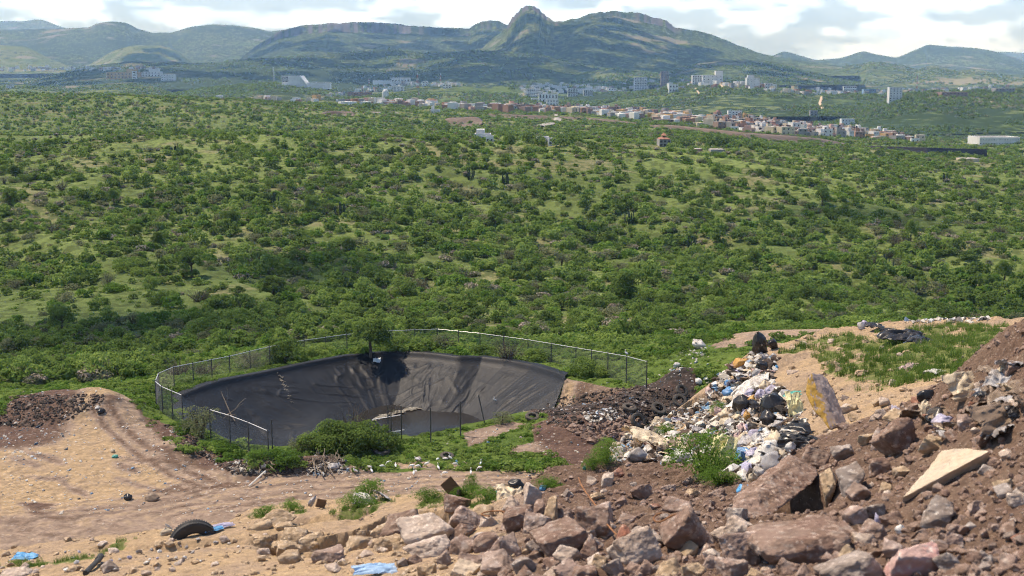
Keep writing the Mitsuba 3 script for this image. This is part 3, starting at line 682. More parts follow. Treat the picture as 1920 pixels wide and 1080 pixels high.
def inst(key, name, p, s, rot, sz=None):
    scene[key] = {'type': 'instance', 'to_world': T().translate([float(a) for a in p]).rotate([0, 0, 1], float(rot)).scale([float(s), float(s), float(sz or s)]), 'g': {'type': 'ref', 'id': 'group_' + name}}


# shrubs of unit width about 2 (radius 1), near and mid and far detail
KINDS = ['dark_a', 'dark_b', 'mid_a', 'mid_b', 'olive_a', 'fresh_a', 'pink_a']
LEAFM = {'dark_a': 'm_leaf_dark', 'dark_b': 'm_leaf_dark', 'mid_a': 'm_leaf_mid', 'mid_b': 'm_leaf_mid', 'olive_a': 'm_leaf_olive', 'fresh_a': 'm_leaf_fresh', 'pink_a': 'm_leaf_olive'}
for i, k in enumerate(KINDS):
    rz = [1.0, 1.25, .95, 1.15, .8, .9, .65][i]; lob = [16, 18, 14, 20, 22, 14, 16][i]
    for lod, (nl, sz) in {'near': (520, .105), 'mid': (190, .165), 'far': (64, .27), 'tiny': (26, .40)}.items():
        sub = {'foliage': shp(crown(nl, 1.0, rz, lob, sz * (.8 if k == 'olive_a' else 1), 100 + i, open_=.3 if k == 'olive_a' else 0), LEAFM[k])}
        if lod == 'near': sub['stem'] = ply(stems(1.0, rz, 200 + i), 'm_bark')
        if k == 'pink_a':
            r = np.random.default_rng(300); v_, f_ = crown(nl // 2, 1.02, rz * 1.08, lob, sz * .8, 100 + i, low=.55); sub['blossom'] = shp((v_, f_), 'm_blossom')
        proto(f'{k}_{lod}', **sub)
cm = []
for k in range(9):
    a = k * .8; q = .12 * k; cm.append(tube([[q * .5 * math.cos(a), q * .5 * math.sin(a), -.2], [q * math.cos(a), q * math.sin(a), .6], [q * 1.05 * math.cos(a), q * 1.05 * math.sin(a), 1.6 + .5 * math.sin(k * 2.3)]], [.09, .10, .07], 6))
mat('m_cactus', lambda p, n, uv: mix((0.028, 0.045, 0.022), (0.06, 0.085, 0.04), fbm(p.x * 2, p.y * 2, p.z, 2)), .8)
proto('cactus', stem=ply(cat_mesh(cm), 'm_cactus', smooth=50))

# ------------------------------------------------------------------ scrub over the valley
def bare(x, y):
    s = spurs(x, y)
    return sstep(.70, .84, s) * sstep(.46, .60, nz(x, y, 38, 3, 71)) * (1 - sstep(450, 500, y)) * .95 + sstep(.64, .74, nz(x, y, 20, 4, 72)) * .8 + np.exp(-((y - 500) / 45) ** 2) * sstep(.44, .60, nz(x, y, 50, 3, 73)) * (1 - sstep(60, 130, x)) * .85


cand = []
def fill(y0, y1, step, grid):
    ym = np.linspace(y0, y1, 60)
    n = int(1.0 * (y1**2 - y0**2) / 2 * 1.06 / step**2)
    y = np.sqrt(rng.uniform(y0**2, y1**2, n)); u = rng.uniform(-.50, .50, n)
    return u * y, y


shrubs = []     # x, y, z, width radius, kind
def ground_z(g, x, y):
    i = (x / y - g.us[0]) / (g.us[1] - g.us[0]); yr = g.Y[0]
    j = np.interp(y, yr, np.arange(len(yr)))
    i0, j0 = np.clip(np.floor(i).astype(int), 0, len(g.us) - 2), np.clip(np.floor(j).astype(int), 0, len(yr) - 2); a, b = i - i0, j - j0
    Z = g.Z
    return Z[i0, j0] * (1 - a) * (1 - b) + Z[i0 + 1, j0] * a * (1 - b) + Z[i0, j0 + 1] * (1 - a) * b + Z[i0 + 1, j0 + 1] * a * b


for (ya, yb, step, rmin, rmax, grid) in ((128, 165, 2.4, .8, 2.3, None), (165, 300, 2.75, .7, 2.6, None), (300, 470, 3.1, .7, 2.5, None), (470, 700, 4.1, .8, 2.6, None), (700, 1220, 6.0, 1.0, 3.0, None)):
    x, y = fill(ya, yb, step, grid)
    br = bare(x, y); gul = 1 - spurs(x, y)
    keep = rng.random(len(x)) > br * .86
    px = 960 + x / y * F_PX
    bankm = (y > 880) & (px > 1040) & (px < 1620) & (np.abs(y - np.interp(px, [1040, 1600], [1050, 900])) < 26)
    right_front = (y < 150) & (px > 1180) & (px < 1560)
    bankm = bankm | ((y < 150) & (px > 1340) & (px < 1570))
    keep &= ~bankm & ~(right_front & (rng.random(len(x)) < .6)) & ~((y < 128 + 10 * nz(x, y, 9, 2, 1)) & (px > 350) & (px < 1250))
    x, y, px, gul = x[keep], y[keep], px[keep], gul[keep]
    z = np.where(y < 147, ground_z(PAD, x, np.minimum(y, 149.9)), ground_z(VAL, x, np.maximum(y, 147.1)))
    cl = nz(x, y, 26, 3, 74)
    r_ = (rmin + (rmax - rmin) * rng.random(len(x)) ** 1.9 * (.55 + .9 * gul)) * (.75 + .6 * cl)
    pk = nz(x, y, 34, 3, 75); t = rng.random(len(x))
    for i in range(len(x)):
        if pk[i] > .52 and t[i] < .18 or t[i] < .04: k = 'pink_a'; r_[i] = min(r_[i], 1.9) * .85
        elif t[i] < .22 + .3 * (cl[i] - .5): k = 'dark_a'
        elif t[i] < .36: k = 'dark_b'
        elif t[i] < .54: k = 'mid_a'
        elif t[i] < .74: k = 'mid_b'
        elif t[i] < .87: k = 'olive_a'
        else: k = 'fresh_a'
        shrubs.append((x[i], y[i], z[i], r_[i], k))
# scrub behind the left edge of the pad
for k in range(260):
    a, b = rng.uniform(-60, 300), rng.uniform(640, 745)
    if b > 735 - max(0, (a - 200)) * .9: continue
    y = rng.uniform(108, 130); x = (a - 960) / F_PX * y
    shrubs.append((x, y, float(ground_z(PAD, np.array([x]), np.array([y]))[0]), rng.uniform(1.0, 2.2), KINDS[rng.integers(0, 7)]))
size_px = np.array([s[3] / s[1] for s in shrubs]); order = np.argsort(-size_px); things = set(order[:280].tolist())
SL = {'dark_a': ('shrub', 'rounded dark green shrub beyond the pit fence'), 'dark_b': ('shrub', 'tall dark green shrub beyond the pit fence'), 'mid_a': ('shrub', 'rounded mid green shrub beyond the pit fence'), 'mid_b': ('shrub', 'tall mid green shrub beyond the pit fence'),
      'olive_a': ('shrub', 'feathery grey green shrub beyond the pit fence'), 'fresh_a': ('shrub', 'bright yellow green shrub beyond the pit fence'), 'pink_a': ('flowering_shrub', 'low shrub with pale pinkish blossom beyond the fence')}
def zone(px, y): return ('close behind the ' if y < 140 else 'down the slope from the ') + ('sand heap' if px < 280 else 'left bend of the fence' if px < 470 else 'rim tree' if px < 760 else 'long far fence' if px < 1010 else 'end of the fence' if px < 1290 else 'grey clearing' if px < 1520 else 'sandy mound')


nst = 0
for i, (x, y, z, r_, k) in enumerate(shrubs):
    rot = rng.uniform(0, 360); sz = r_ * rng.uniform(.8, 1.2)
    if i in things:
        nm, lb = SL[k]; pz = 960 + x / y * F_PX; lb = ('large ' if r_ > 1.7 else 'smaller ') + lb.replace('beyond the pit fence', zone(pz, y)).replace('beyond the fence', zone(pz, y)); key = put(nm, None, lb, 'shrub', 'scrub beyond the pit fence'); inst(key, k + '_near', (x, y, z - .1), r_, rot, sz)
    else:
        nst += 1; inst(f'valley_scrub__{nst:05d}', k + ('_near' if y < 190 else '_mid' if y < 430 else '_far'), (x, y, z - .1), r_, rot, sz)
labels['valley_scrub'] = {'label': 'dense green scrub covering the valley slope', 'category': 'scrub', 'kind': 'stuff'}
for k, (a, b) in enumerate([(515, 385), (880, 335), (1770, 340), (1180, 420), (330, 290), (640, 405), (1300, 470), (950, 345), (1660, 505)]):
    h_ = hit(a, b, [VAL])
    if h_ is not None: inst(put('cactus', None, 'dark columnar cactus rising out of the valley scrub', 'cactus', 'columnar cacti in the valley scrub'), 'cactus', h_, 1.6, k * 40)

# ------------------------------------------------------------------ clouds: broken fair-weather cloud over the valley and the hills
scene['m_cloud'] = {'type': 'diffuse', 'reflectance': col(.85, .85, .85)}
r = np.random.default_rng(5); pf = trimesh.creation.icosphere(2); pf.vertices *= (1 + .5 * (meshkit.fbm(pf.vertices * 2.2, 3, 4) - .5))[:, None] * [1, 1, .45]
scene['group_puff'] = {'type': 'shapegroup', 'puff': ply(pf, 'm_cloud', smooth=True)}
off = SUN[:2] / SUN[2] * 2500
def cloud_over(name, label, cx, cy, rx, ry, n, pr):
    put(name, None, label, 'cloud', None, 'stuff'); k0 = [k for k in labels][-1]
    for k in range(n):
        a, q = r.uniform(0, 6.28), math.sqrt(r.random()) ** .8
        inst(f'{k0}__{k:03d}', 'puff', [cx + rx * q * math.cos(a) + off[0], cy + ry * q * math.sin(a) + off[1], 2500 + r.uniform(-.6, .6) * pr], pr * r.uniform(.7, 1.3), r.uniform(0, 360))
cloud_over('cloud', 'broken cloud above the near valley', -30, 222, 330, 88, 26, 15)
cloud_over('cloud', 'broken cloud above the dark foothill', -600, 4150, 1500, 750, 200, 62)
cloud_over('cloud', 'broken cloud above the mesa ridge', -700, 6100, 1200, 600, 90, 70)
cloud_over('cloud', 'broken cloud above the spur and the white town', 420, 4100, 600, 1100, 120, 60)

# ------------------------------------------------------------------ rocks and broken concrete on the mound
def rockmat(key, a, b, c, dust, dustamt=.5):
    def fn(p, n, uv):
        s = fbm(p.x * 3.1, p.y * 3.1, p.z * 3.1, 4); f = fbm(p.x * 19, p.y * 19, p.z * 19, 3)
        base = mix(mix(a, b, smoothstep(.35, .62, s)), c, smoothstep(.55, .75, f))
        base = mix(base, mi.Color3f(0.44, 0.40, 0.36), smoothstep(.56, .74, fbm(p.x * 9 + 9, p.y * 9, p.z * 9, 5)) * .40)
        d = smoothstep(.35, .65, fbm(p.x * 4 + 3, p.y * 4, p.z * 4, 4))
        return mix(base, mi.Color3f(*dust) * (.8 + .4 * f), d * dustamt) * (.75 + .5 * f)
    return mat(key, fn, .92, lambda p, n, uv: fbm(p.x * 11, p.y * 11, p.z * 11, 5), .075, .006, .2)


BROWN = (.165, .115, .083)
rockmat('m_rock_pale', (.40, .325, .27), (.48, .40, .335), (.54, .47, .40), (.30, .215, .155), .45)
rockmat('m_rock_tan', (.34, .25, .165), (.42, .32, .215), (.48, .40, .30), (.36, .26, .16), .5)
rockmat('m_rock_pink', (.28, .20, .165), (.36, .275, .23), (.45, .375, .325), BROWN, .5)
rockmat('m_rock_grey', (.25, .21, .185), (.34, .295, .265), (.44, .40, .36), BROWN, .45)
rockmat('m_rock_brown', (.185, .12, .092), (.25, .175, .14), (.34, .265, .22), BROWN, .45)
rockmat('m_rock_red', (.27, .115, .075), (.33, .17, .12), (.40, .28, .22), BROWN, .30)
rockmat('m_rock_rose', (.46, .27, .24), (.50, .34, .30), (.50, .42, .38), BROWN, .18)
rockmat('m_slab_cream', (.50, .40, .29), (.54, .44, .33), (.46, .37, .28), BROWN, .10)
_pd = np.array([-.62, -.72, .25])
def yellow_fn(p, n, uv):
    s = fbm(p.x * 6, p.y * 6, p.z * 6, 4)
    paint = smoothstep(.55, .70, n.x * -.62 + n.y * -.72 + n.z * .25) * smoothstep(.68, .60, s)
    con = mix((.27, .205, .18), (.40, .33, .29), fbm(p.x * 5 + 3, p.y * 5, p.z * 5, 4))
    return mix(con, mix((.50, .30, .055), (.36, .24, .07), s), paint)
mat('m_slab_yellow', yellow_fn, .8, lambda p, n, uv: fbm(p.x * 16, p.y * 16, p.z * 16, 3), .02, .006, .25)


def refine(h, L):
    mm = m3.Manifold(m3.Mesh(np.asarray(h.vertices, np.float32), np.asarray(h.faces, np.uint32))).refine_to_length(L).to_mesh()
    return trimesh.Trimesh(np.asarray(mm.vert_properties[:, :3], float), mm.tri_verts)


def rock_mesh(seed, n=16, boxy=3.0, size=1.0, sub=.16, rough=.05, tilt=0.0):
    r = np.random.default_rng(seed)
    d = r.normal(size=(n, 3)); d = np.sign(d) * np.abs(d) ** (1 / boxy); d /= np.max(np.abs(d), axis=1, keepdims=True)
    d = d * r.uniform(.62, 1.0, (n, 3))
    if boxy >= 2.7:
        cor = np.array([[a, b, c] for a in (-1, 1) for b in (-1, 1) for c in (-1, 1)], float)
        d = np.vstack([cor[r.permutation(8)[:6]] * r.uniform(.50, 1.0, (6, 3)), d[: n // 2] * 1.05])
        d = d @ trimesh.transformations.euler_matrix(*r.uniform(-.75, .75, 3))[:3, :3].T
    h = trimesh.convex.convex_hull(d)
    if sub:
        m = refine(h, sub * 1.7)
        trimesh.smoothing.filter_laplacian(m, .5, iterations=1, volume_constraint=False)
        nn = m.vertex_normals; q = m.vertices
        k = meshkit.fbm(q * 1.7 + seed, 4, seed % 50) - .5; k2 = meshkit.fbm(q * 6 + seed, 3, seed % 37) - .5
        m.vertices = q + nn * (k * rough * 4.5 + k2 * rough * 3.4)[:, None]
        h = m
    if tilt: h.apply_transform(trimesh.transformations.rotation_matrix(math.radians(tilt), [0, 1, 0]))
    lo, hi = h.bounds; h.vertices = (h.vertices - (lo + hi) / 2) / (hi - lo) * 2
    return h                                                          # fills [-1, 1]^3


def place_rock(px0, py0, px1, py1, m, label, seed, tilt=0, n=16, boxy=3, depth=.85, name='rock', cat='rock', sub=.13, rough=.05, sink=.12):
    c = hit((px0 + px1) / 2, min(1079, py1 - .18 * (py1 - py0)), [MOUND]); Y = c[1]
    w = (px1 - px0) / F_PX * Y; h = (py1 - py0) / F_PX * Y * (1 + sink)
    mid_ = pix(np.array((px0 + px1) / 2), np.array((py0 + py1) / 2 + sink * (py1 - py0) / 2), np.array(Y + .12 * w))
    ms = rock_mesh(seed, n, boxy, 1, sub, rough, tilt)
    ms.apply_scale([w / 2, max(w, h) * depth / 2, h / 2]); ms.apply_translation(mid_)
    return put(name, ply(ms, m, smooth=38), label, cat)


RK = [(712, 950, 800, 1030, 'm_rock_brown', 'dark brown side boulder at the left end of the rock line', 8, 13, 3.5),
      (738, 960, 868, 1032, 'm_rock_pale', 'large cream boulder with a flat sloping top', -12, 17, 3.2),
      (752, 1004, 852, 1050, 'm_rock_pale', 'pale pitted boulder below the large cream boulder', 6, 18, 3),
      (817, 1031, 847, 1067, 'm_rock_pink', 'small upright slab stone beside the pitted boulder', 15, 10, 5),
      (834, 944, 916, 1003, 'm_rock_pink', 'pinkish grey boulder behind the cream boulder', -25, 14, 3),
      (830, 925, 885, 965, 'm_rock_brown', 'brown slanting rock on the crest beside the wooden board', -35, 12, 4),
      (937, 926, 982, 968, 'm_rock_pale', 'pale square rock on top of the brown pile', 10, 14, 4),
      (940, 950, 1012, 1002, 'm_rock_brown', 'earth covered brown rock under the square rock', -20, 15, 2.5),
      (980, 903, 1018, 968, 'm_rock_pale', 'tall pale rock standing on the crest', 12, 12, 4),
      (996, 935, 1022, 968, 'm_rock_brown', 'dark round rock in the gap beside the tall pale rock', 0, 16, 2.5),
      (1017, 925, 1050, 990, 'm_rock_tan', 'tan upright slab stone with a flat face', 12, 9, 6),
      (988, 980, 1122, 1052, 'm_rock_brown', 'long brown boulder with a pale top edge', -7, 15, 4),
      (1076, 944, 1146, 1020, 'm_rock_brown', 'brown angular block behind the long boulder', 14, 11, 6),
      (898, 1034, 975, 1082, 'm_rock_pink', 'rosy boulder with a hollow side at the lower edge', 10, 13, 3),
      (1034, 1020, 1092, 1062, 'm_rock_pale', 'pale flat rock leaning below the long boulder', -8, 12, 4),
      (838, 1050, 905, 1092, 'm_slab_cream', 'pale concrete slab piece at the lower edge', -20, 10, 7),
      (853, 1000, 905, 1036, 'm_rock_pink', 'grey pink rock between two larger boulders', 20, 13, 3),
      (885, 995, 942, 1040, 'm_rock_brown', 'brown rounded rock left of the dark gap', -10, 16, 2.5),
      (1014, 1066, 1068, 1100, 'm_rock_pale', 'pale flat rock cut by the lower edge', 4, 12, 5),
      (1016, 1045, 1058, 1070, 'm_rock_brown', 'small brown block under the pale flat rock', 0, 11, 6),
      (1060, 1058, 1120, 1095, 'm_rock_brown', 'brown stone with rough crust at the lower edge', 20, 16, 2.5),
      (1134, 980, 1248, 1076, 'm_rock_pale', 'broken masonry block showing red brick and pale mortar', -32, 14, 4),
      (1150, 985, 1200, 1040, 'm_rock_red', 'red brown inner face of the broken masonry block', -30, 12, 3),
      (1234, 945, 1330, 1050, 'm_rock_brown', 'square brown block with bent rusty bars on top', 4, 12, 7),
      (1328, 980, 1375, 1020, 'm_rock_pale', 'narrow pale concrete shard beside the square brown block', 30, 10, 5),
      (1342, 990, 1446, 1085, 'm_rock_pink', 'curved slab standing on edge at the lower edge', -34, 12, 5),
      (1396, 982, 1602, 1066, 'm_rock_brown', 'long earth covered beam of rock under the hollow', -17, 26, 2.6),
      (1126, 886, 1152, 918, 'm_rock_pale', 'round whitish stone on the crest of the brown heap', 0, 16, 2),
      (1098, 893, 1120, 914, 'm_rock_pale', 'small white stone left of the round whitish stone', 20, 12, 3),
      (1147, 877, 1172, 897, 'm_rock_red', 'orange brick lump on the crest of the brown heap', 0, 13, 3),
      (1180, 905, 1226, 940, 'm_rock_brown', 'brown lump in the upper brown heap', 10, 15, 2.4),
      (1240, 935, 1300, 965, 'm_rock_pink', 'flat rock lying across the square brown block', -5, 15, 3),
      (1494, 836, 1560, 886, 'm_rock_brown', 'reddish brown boulder at the foot of the yellow slab', -10, 14, 3),
      (1540, 872, 1573, 952, 'm_rock_tan', 'narrow upright tan rock at the rim of the hollow', 8, 10, 5),
      (1567, 863, 1628, 940, 'm_rock_grey', 'smooth grey boulder right of the narrow upright rock', 6, 13, 3.4),
      (1582, 902, 1636, 948, 'm_rock_pink', 'slanting pink rock under the smooth grey boulder', -38, 12, 4),
      (1632, 778, 1732, 866, 'm_rock_brown', 'big dark brown block with one pale left face', -22, 12, 5),
      (1632, 800, 1664, 850, 'm_rock_pink', 'pale left face stone of the big dark block', -30, 10, 4),
      (1718, 814, 1774, 858, 'm_rock_tan', 'tan brown boulder right of the big dark block', -12, 13, 3),
      (1607, 811, 1638, 836, 'm_rock_tan', 'small tan stone left of the big dark block', -8, 12, 3),
      (1556, 833, 1602, 868, 'm_rock_grey', 'bluish grey block below the yellow slab', 5, 11, 6),
      (1720, 928, 1788, 994, 'm_rock_grey', 'long half buried grey rock below the cream plate', -38, 13, 3),
      (1628, 856, 1668, 894, 'm_rock_brown', 'dark brown clod of hard earth under the big dark block', 0, 15, 2.4),
      (1528, 1024, 1662, 1110, 'm_rock_grey', 'big grey boulder cut by the lower edge', -10, 15, 2.8),
      (1655, 1014, 1766, 1110, 'm_rock_rose', 'big rose pink boulder beside the grey boulder', 8, 14, 3),
      (1745, 1030, 1800, 1075, 'm_rock_grey', 'grey shoulder stone behind the rose boulder', 10, 13, 3),
      (1872, 970, 1906, 1016, 'm_rock_brown', 'tilted brown stone near the right border', -30, 12, 3.5),
      (1827, 668 + 140, 1868, 845, 'm_rock_brown', 'brown rounded stone on the steep heap', -20, 14, 2.6),
      (1826, 765, 1880, 792, 'm_rock_brown', 'flat brown rock on the steep heap', -6, 13, 3.5),
      (583, 1025, 655, 1058, 'm_rock_pink', 'smooth grey pink boulder in the tan earth', -10, 13, 2.6),
      (520, 1033, 565, 1062, 'm_rock_tan', 'tan lump of hard earth in front of the hollow', -10, 15, 2.5),
      (488, 952, 560, 985, 'm_rock_tan', 'tan crust of hard earth at the mound edge', -4, 15, 3),
      (605, 1055, 645, 1075, 'm_rock_pale', 'pale stone left of the blue sheet', -8, 13, 3),
      (0, 1060, 70, 1096, 'm_rock_pale', 'pale slab of rubble in the lower left corner', 8, 14, 3),
      (185, 1050, 225, 1078, 'm_rock_grey', 'grey stone in front of the black pipe', 12, 12, 3),
      (262, 1068, 286, 1082, 'm_rock_pale', 'small white stone at the lower edge', 0, 12, 3),
      (1385, 905, 1425, 945, 'm_rock_brown', 'brown rock wedged left of the leaning slab', 0, 14, 3),
      (1500, 965, 1550, 1000, 'm_rock_brown', 'brown stone under the narrow upright rock', -10, 14, 2.6),
      (1700, 695 + 60, 1726, 775, 'm_rock_brown', 'brown stone where the heap meets the grass', 0, 13, 3)]
for i, (a, b, c, d, m, lb, tl, n_, bx_) in enumerate(RK):
    place_rock(a, b, c, d, m, lb, 500 + i, tl, n_, bx_, sub=.11 if (c - a) > 60 else .18)


def slab(pts, ext, m, label, bev=.05, name='concrete_slab', chip=.035, seed=1, cat='slab'):
    a = np.array([pix(np.array(p[0]), np.array(p[1]), np.array(p[2])) for p in pts]); b = a + np.array(ext)
    h = trimesh.convex.convex_hull(np.vstack([a, b]))
    q = refine(h, .055)
    c = q.centroid; nn = q.vertex_normals
    trimesh.smoothing.filter_laplacian(q, .5, iterations=1, volume_constraint=False)
    # chipped edges: wear where the surface bends, rough everywhere
    k = meshkit.fbm(q.vertices * 5 + seed, 4, seed) - .5
    edge = np.clip(1 - (nn * q.vertex_normals).sum(1), 0, 1)
    q.vertices = q.vertices + nn * (k * chip * 1.2)[:, None] - nn * (np.clip(meshkit.fbm(q.vertices * 9 + seed, 3, seed + 2) - .45, 0, 1) * chip * 2.5)[:, None]
    return put(name, ply(q, m, smooth=32), label, cat)


slab([(1690, 934, 14.72), (1767, 843, 15.9), (1810, 840, 15.5), (1856, 845, 14.9), (1786, 880, 14.85)], [.06, .10, -.22], 'm_slab_cream', 'flat cream plate of concrete lying on the brown heap', seed=3, chip=.02)
slab([(1512, 712, 27.6), (1522, 699, 27.7), (1542, 728, 27.5), (1572, 800, 26.9), (1556, 806, 26.8), (1527, 772, 27.1), (1510, 738, 27.5)], [.42, .62, -.16], 'm_slab_yellow', 'concrete slab standing on edge with worn yellow paint', seed=4)
slab([(1360, 1000, 16.6), (1376, 945, 17.4), (1440, 897, 18.2), (1482, 862, 19.0), (1536, 890, 18.9), (1522, 908, 18.4), (1398, 1008, 16.5)], [.15, .75, -.12], 'm_rock_brown', 'big leaning slab with a dark hollow under it', seed=5, chip=.05)
c = hit(1505, 930, [MOUND])

# lumps of dry earth broken from the ledge
r = np.random.default_rng(19)
for k in range(30):
    a = r.uniform(470, 850); b = np.interp(a, [470, 560, 640, 720, 850], [985, 992, 1000, 1000, 992]) + r.uniform(-8, 52); w = r.uniform(18, 62) * (.6 if b > 1035 else 1); h_ = w * r.uniform(.35, .7)
    place_rock(a - w / 2, b - h_ / 2, a + w / 2, b + h_ / 2, 'm_rock_tan', 'lump of hard tan earth ' + ('right under the ledge' if b < 1010 else 'fallen before the ledge') + (' at its left end' if a < 600 else ' beside the cream boulder' if a > 730 else ' in its middle'), 800 + k, r.uniform(-20, 20), 14, 2.4, sub=.15, sink=.5, rough=.075, name='earth_lump', cat='earth lump')
    labels[[q for q in labels][-1]]['group'] = 'earth lumps of the tan ledge'
# more of the bigger blocks, half buried
r = np.random.default_rng(17)
MID = [(905, 962, 46), (925, 1010, 40), (960, 1030, 30), (1110, 1020, 48), (1125, 1052, 40), (1005, 1042, 34), (1260, 1060, 44), (1300, 1068, 52), (1335, 1040, 38), (1215, 1000, 30), (1300, 925, 36), (1255, 915, 28), (1330, 945, 30), (1165, 940, 30), (1065, 925, 26), (1120, 930, 30), (1440, 1010, 46), (1480, 1062, 52), (1500, 1030, 40), (1560, 1012, 46), (1620, 1010, 44), (1640, 955, 38), (1600, 880, 26), (1690, 885, 34), (1660, 915, 32), (1580, 800, 30), (1650, 775, 34), (1690, 790, 28), (1745, 800, 30), (1790, 815, 34), (1810, 790, 40), (1850, 880, 34), (1890, 850, 36), (1880, 905, 40), (1830, 950, 38), (1790, 1010, 44), (1840, 1040, 40), (1890, 1055, 46), (1725, 1000, 34), (1760, 915, 28), (1900, 690, 34), (1870, 700, 28), (1905, 760, 36), (1840, 720, 30), (775, 1050, 36), (800, 1070, 40), (755, 1055, 26), (700, 1020, 24), (925, 1065, 42), (985, 1075, 46), (1190, 1068, 44), (1380, 965, 30), (1345, 925, 34), (1290, 900, 26)]
pool = []
while len(pool) < 66:
    a, b = r.uniform(860, 1680), r.uniform(962, 1080)
    if b < 1000 and 1180 < a < 1380 or (1400 < a < 1560 and b < 985): continue
    w = r.uniform(36, 92)
    if all((a - q[0])**2 + (2 * (b - q[1]))**2 > (.42 * (w + q[2]))**2 for q in pool): pool.append((a, b, w))
for k, (a, b, w) in enumerate(MID + sorted(pool, key=lambda q: q[1])):
    h_ = w * r.uniform(.5, .85); m = ['m_rock_brown', 'm_rock_pink', 'm_rock_brown', 'm_rock_pale', 'm_rock_tan', 'm_rock_grey'][r.choice(6, p=[.12, .32, .12, .14, .14, .16])]
    side = ('high on the steep heap' if b < 830 else 'low on the steep heap') if a > 1690 else ('at the lower edge ' if b > 1040 else '') + ('right of the long beam' if a > 1600 else 'round the long beam of rock' if a > 1390 else 'round the masonry block' if a > 1150 else 'round the long brown boulder' if a > 985 else 'behind the rosy boulder' if b < 1010 else 'beside the rosy boulder')
    place_rock(a - w / 2, b - h_ / 2, a + w / 2, b + h_ / 2, m, f"half buried {dict(m_rock_brown='brown', m_rock_pink='pinkish', m_rock_pale='pale', m_rock_tan='tan', m_rock_grey='grey')[m]} block {side}", 640 + k, r.uniform(-35, 35), int(r.integers(10, 16)), r.uniform(2.8, 6), sub=.13, sink=.5)
    labels[[q for q in labels][-1]]['group'] = 'half buried blocks of the rubble'
# loose stones, each its own; the smallest in one scatter
STONES = [('m_rock_grey', 'loose grey stone in the brown rubble'), ('m_rock_brown', 'loose brown stone in the brown rubble'), ('m_rock_pale', 'loose whitish stone in the brown rubble'), ('m_rock_red', 'loose reddish brick chip in the brown rubble'), ('m_rock_pink', 'loose pinkish stone in the brown rubble')]
protos = [rock_mesh(900 + k, 13, 2.8, 1, .30, .05) for k in range(8)]
sply = {}
r = np.random.default_rng(21)
def drop(px, py, w, m, label, group, name='stone'):
    if 1680 < px < 1865 and 832 < py < 962: return
    if 1400 < px < 1570 and 870 < py < 975: return
    c = hit(px, py, [MOUND])
    if c is None: return
    k = r.integers(0, 8); key = (k, m)
    if key not in sply: sply[key] = ply(protos[k], m, smooth=40)
    s = w / 2 * r.uniform(.75, 1.25, 3) * [1.15, 1, .8]
    put(name, {**sply[key], 'to_world': T().translate([float(c[0]), float(c[1]), float(c[2] + s[2] * .35)]).rotate([0, 0, 1], float(r.uniform(0, 360))).rotate([1, 0, 0], float(r.uniform(-25, 25))).scale([float(a) for a in s])}, label, 'stone', group)
for k in range(150):
    t = r.random()
    if t < .45: px, py = r.uniform(1680, 1918), r.uniform(900, 1076)
    elif t < .8: px, py = r.uniform(1000, 1500), r.uniform(895, 1076)
    else: px, py = r.uniform(1560, 1915), r.uniform(740, 940)
    m, lb = STONES[r.choice(5, p=[.22, .46, .12, .05, .15])]
    drop(px, py, r.uniform(.06, .17) * (1.0 if r.random() < .9 else 1.5), m, lb.replace('in the brown rubble', ('below the cream plate' if py > 985 else 'right of the cream plate' if px > 1800 else 'above the cream plate' if py < 840 else 'round the cream plate') if px > 1560 else ('near the leaning slab' if px > 1350 else 'before the square brown block' if px > 1180 else 'on the brown heap with the rusty bar') + (' at its foot' if py > 1000 else '')), 'loose stones on the brown heap')
for k in range(105):
    t = r.random()
    px, py = (r.uniform(1460, 1700), r.uniform(630, 790)) if t < .45 else (r.uniform(0, 860), r.uniform(1000, 1078))
    drop(px, py, r.uniform(.10, .30) * (1.3 if t < .45 else .8), ['m_rock_tan', 'm_rock_pale'][int(r.random() < .4)], ('tan stone on the sandy mound ' + ('by the yellow slab' if py > 710 else 'before the grass' if px > 1560 else 'near the top black sack')) if t < .45 else ('pale stone on the tan ledge ' + ('left of the black pipe' if px < 170 else 'before the half buried tyre' if px < 430 else 'by the blue torn sheet')), 'loose stones on the sandy ground' if t < .45 else 'loose stones on the tan ledge')


def scatter(n, grid, mask, smin, smax, seed, flat=.75, up=.2, jlim=None):
    r = np.random.default_rng(seed); V, Fc = [], []
    base = [trimesh.creation.icosahedron() for _ in range(6)]
    for b in base: b.vertices = b.vertices * r.uniform(.65, 1.25, (12, 1)) * r.uniform(.7, 1.2, (1, 3))
    i = r.uniform(0, len(grid.us) - 1.01, n * 6); j = r.uniform(*(jlim or (0, grid.Y.shape[1] - 1.01)), n * 6)
    p = grid.at(i, j); ok = mask(p[:, 0], p[:, 1], i, j) > r.random(len(p)); p = p[ok][:n]
    s = smin * (smax / smin) ** (r.random(len(p)) ** 2.2)
    for k in range(len(p)):
        b = base[k % 6]; a = r.uniform(0, 6.28); R = np.array([[math.cos(a), -math.sin(a), 0], [math.sin(a), math.cos(a), 0], [0, 0, flat]])
        V.append((b.vertices * s[k]) @ R.T + p[k] + [0, 0, s[k] * up]); Fc.append(b.faces + 12 * k)
    return trimesh.Trimesh(np.vstack(V), np.vstack(Fc), process=False)


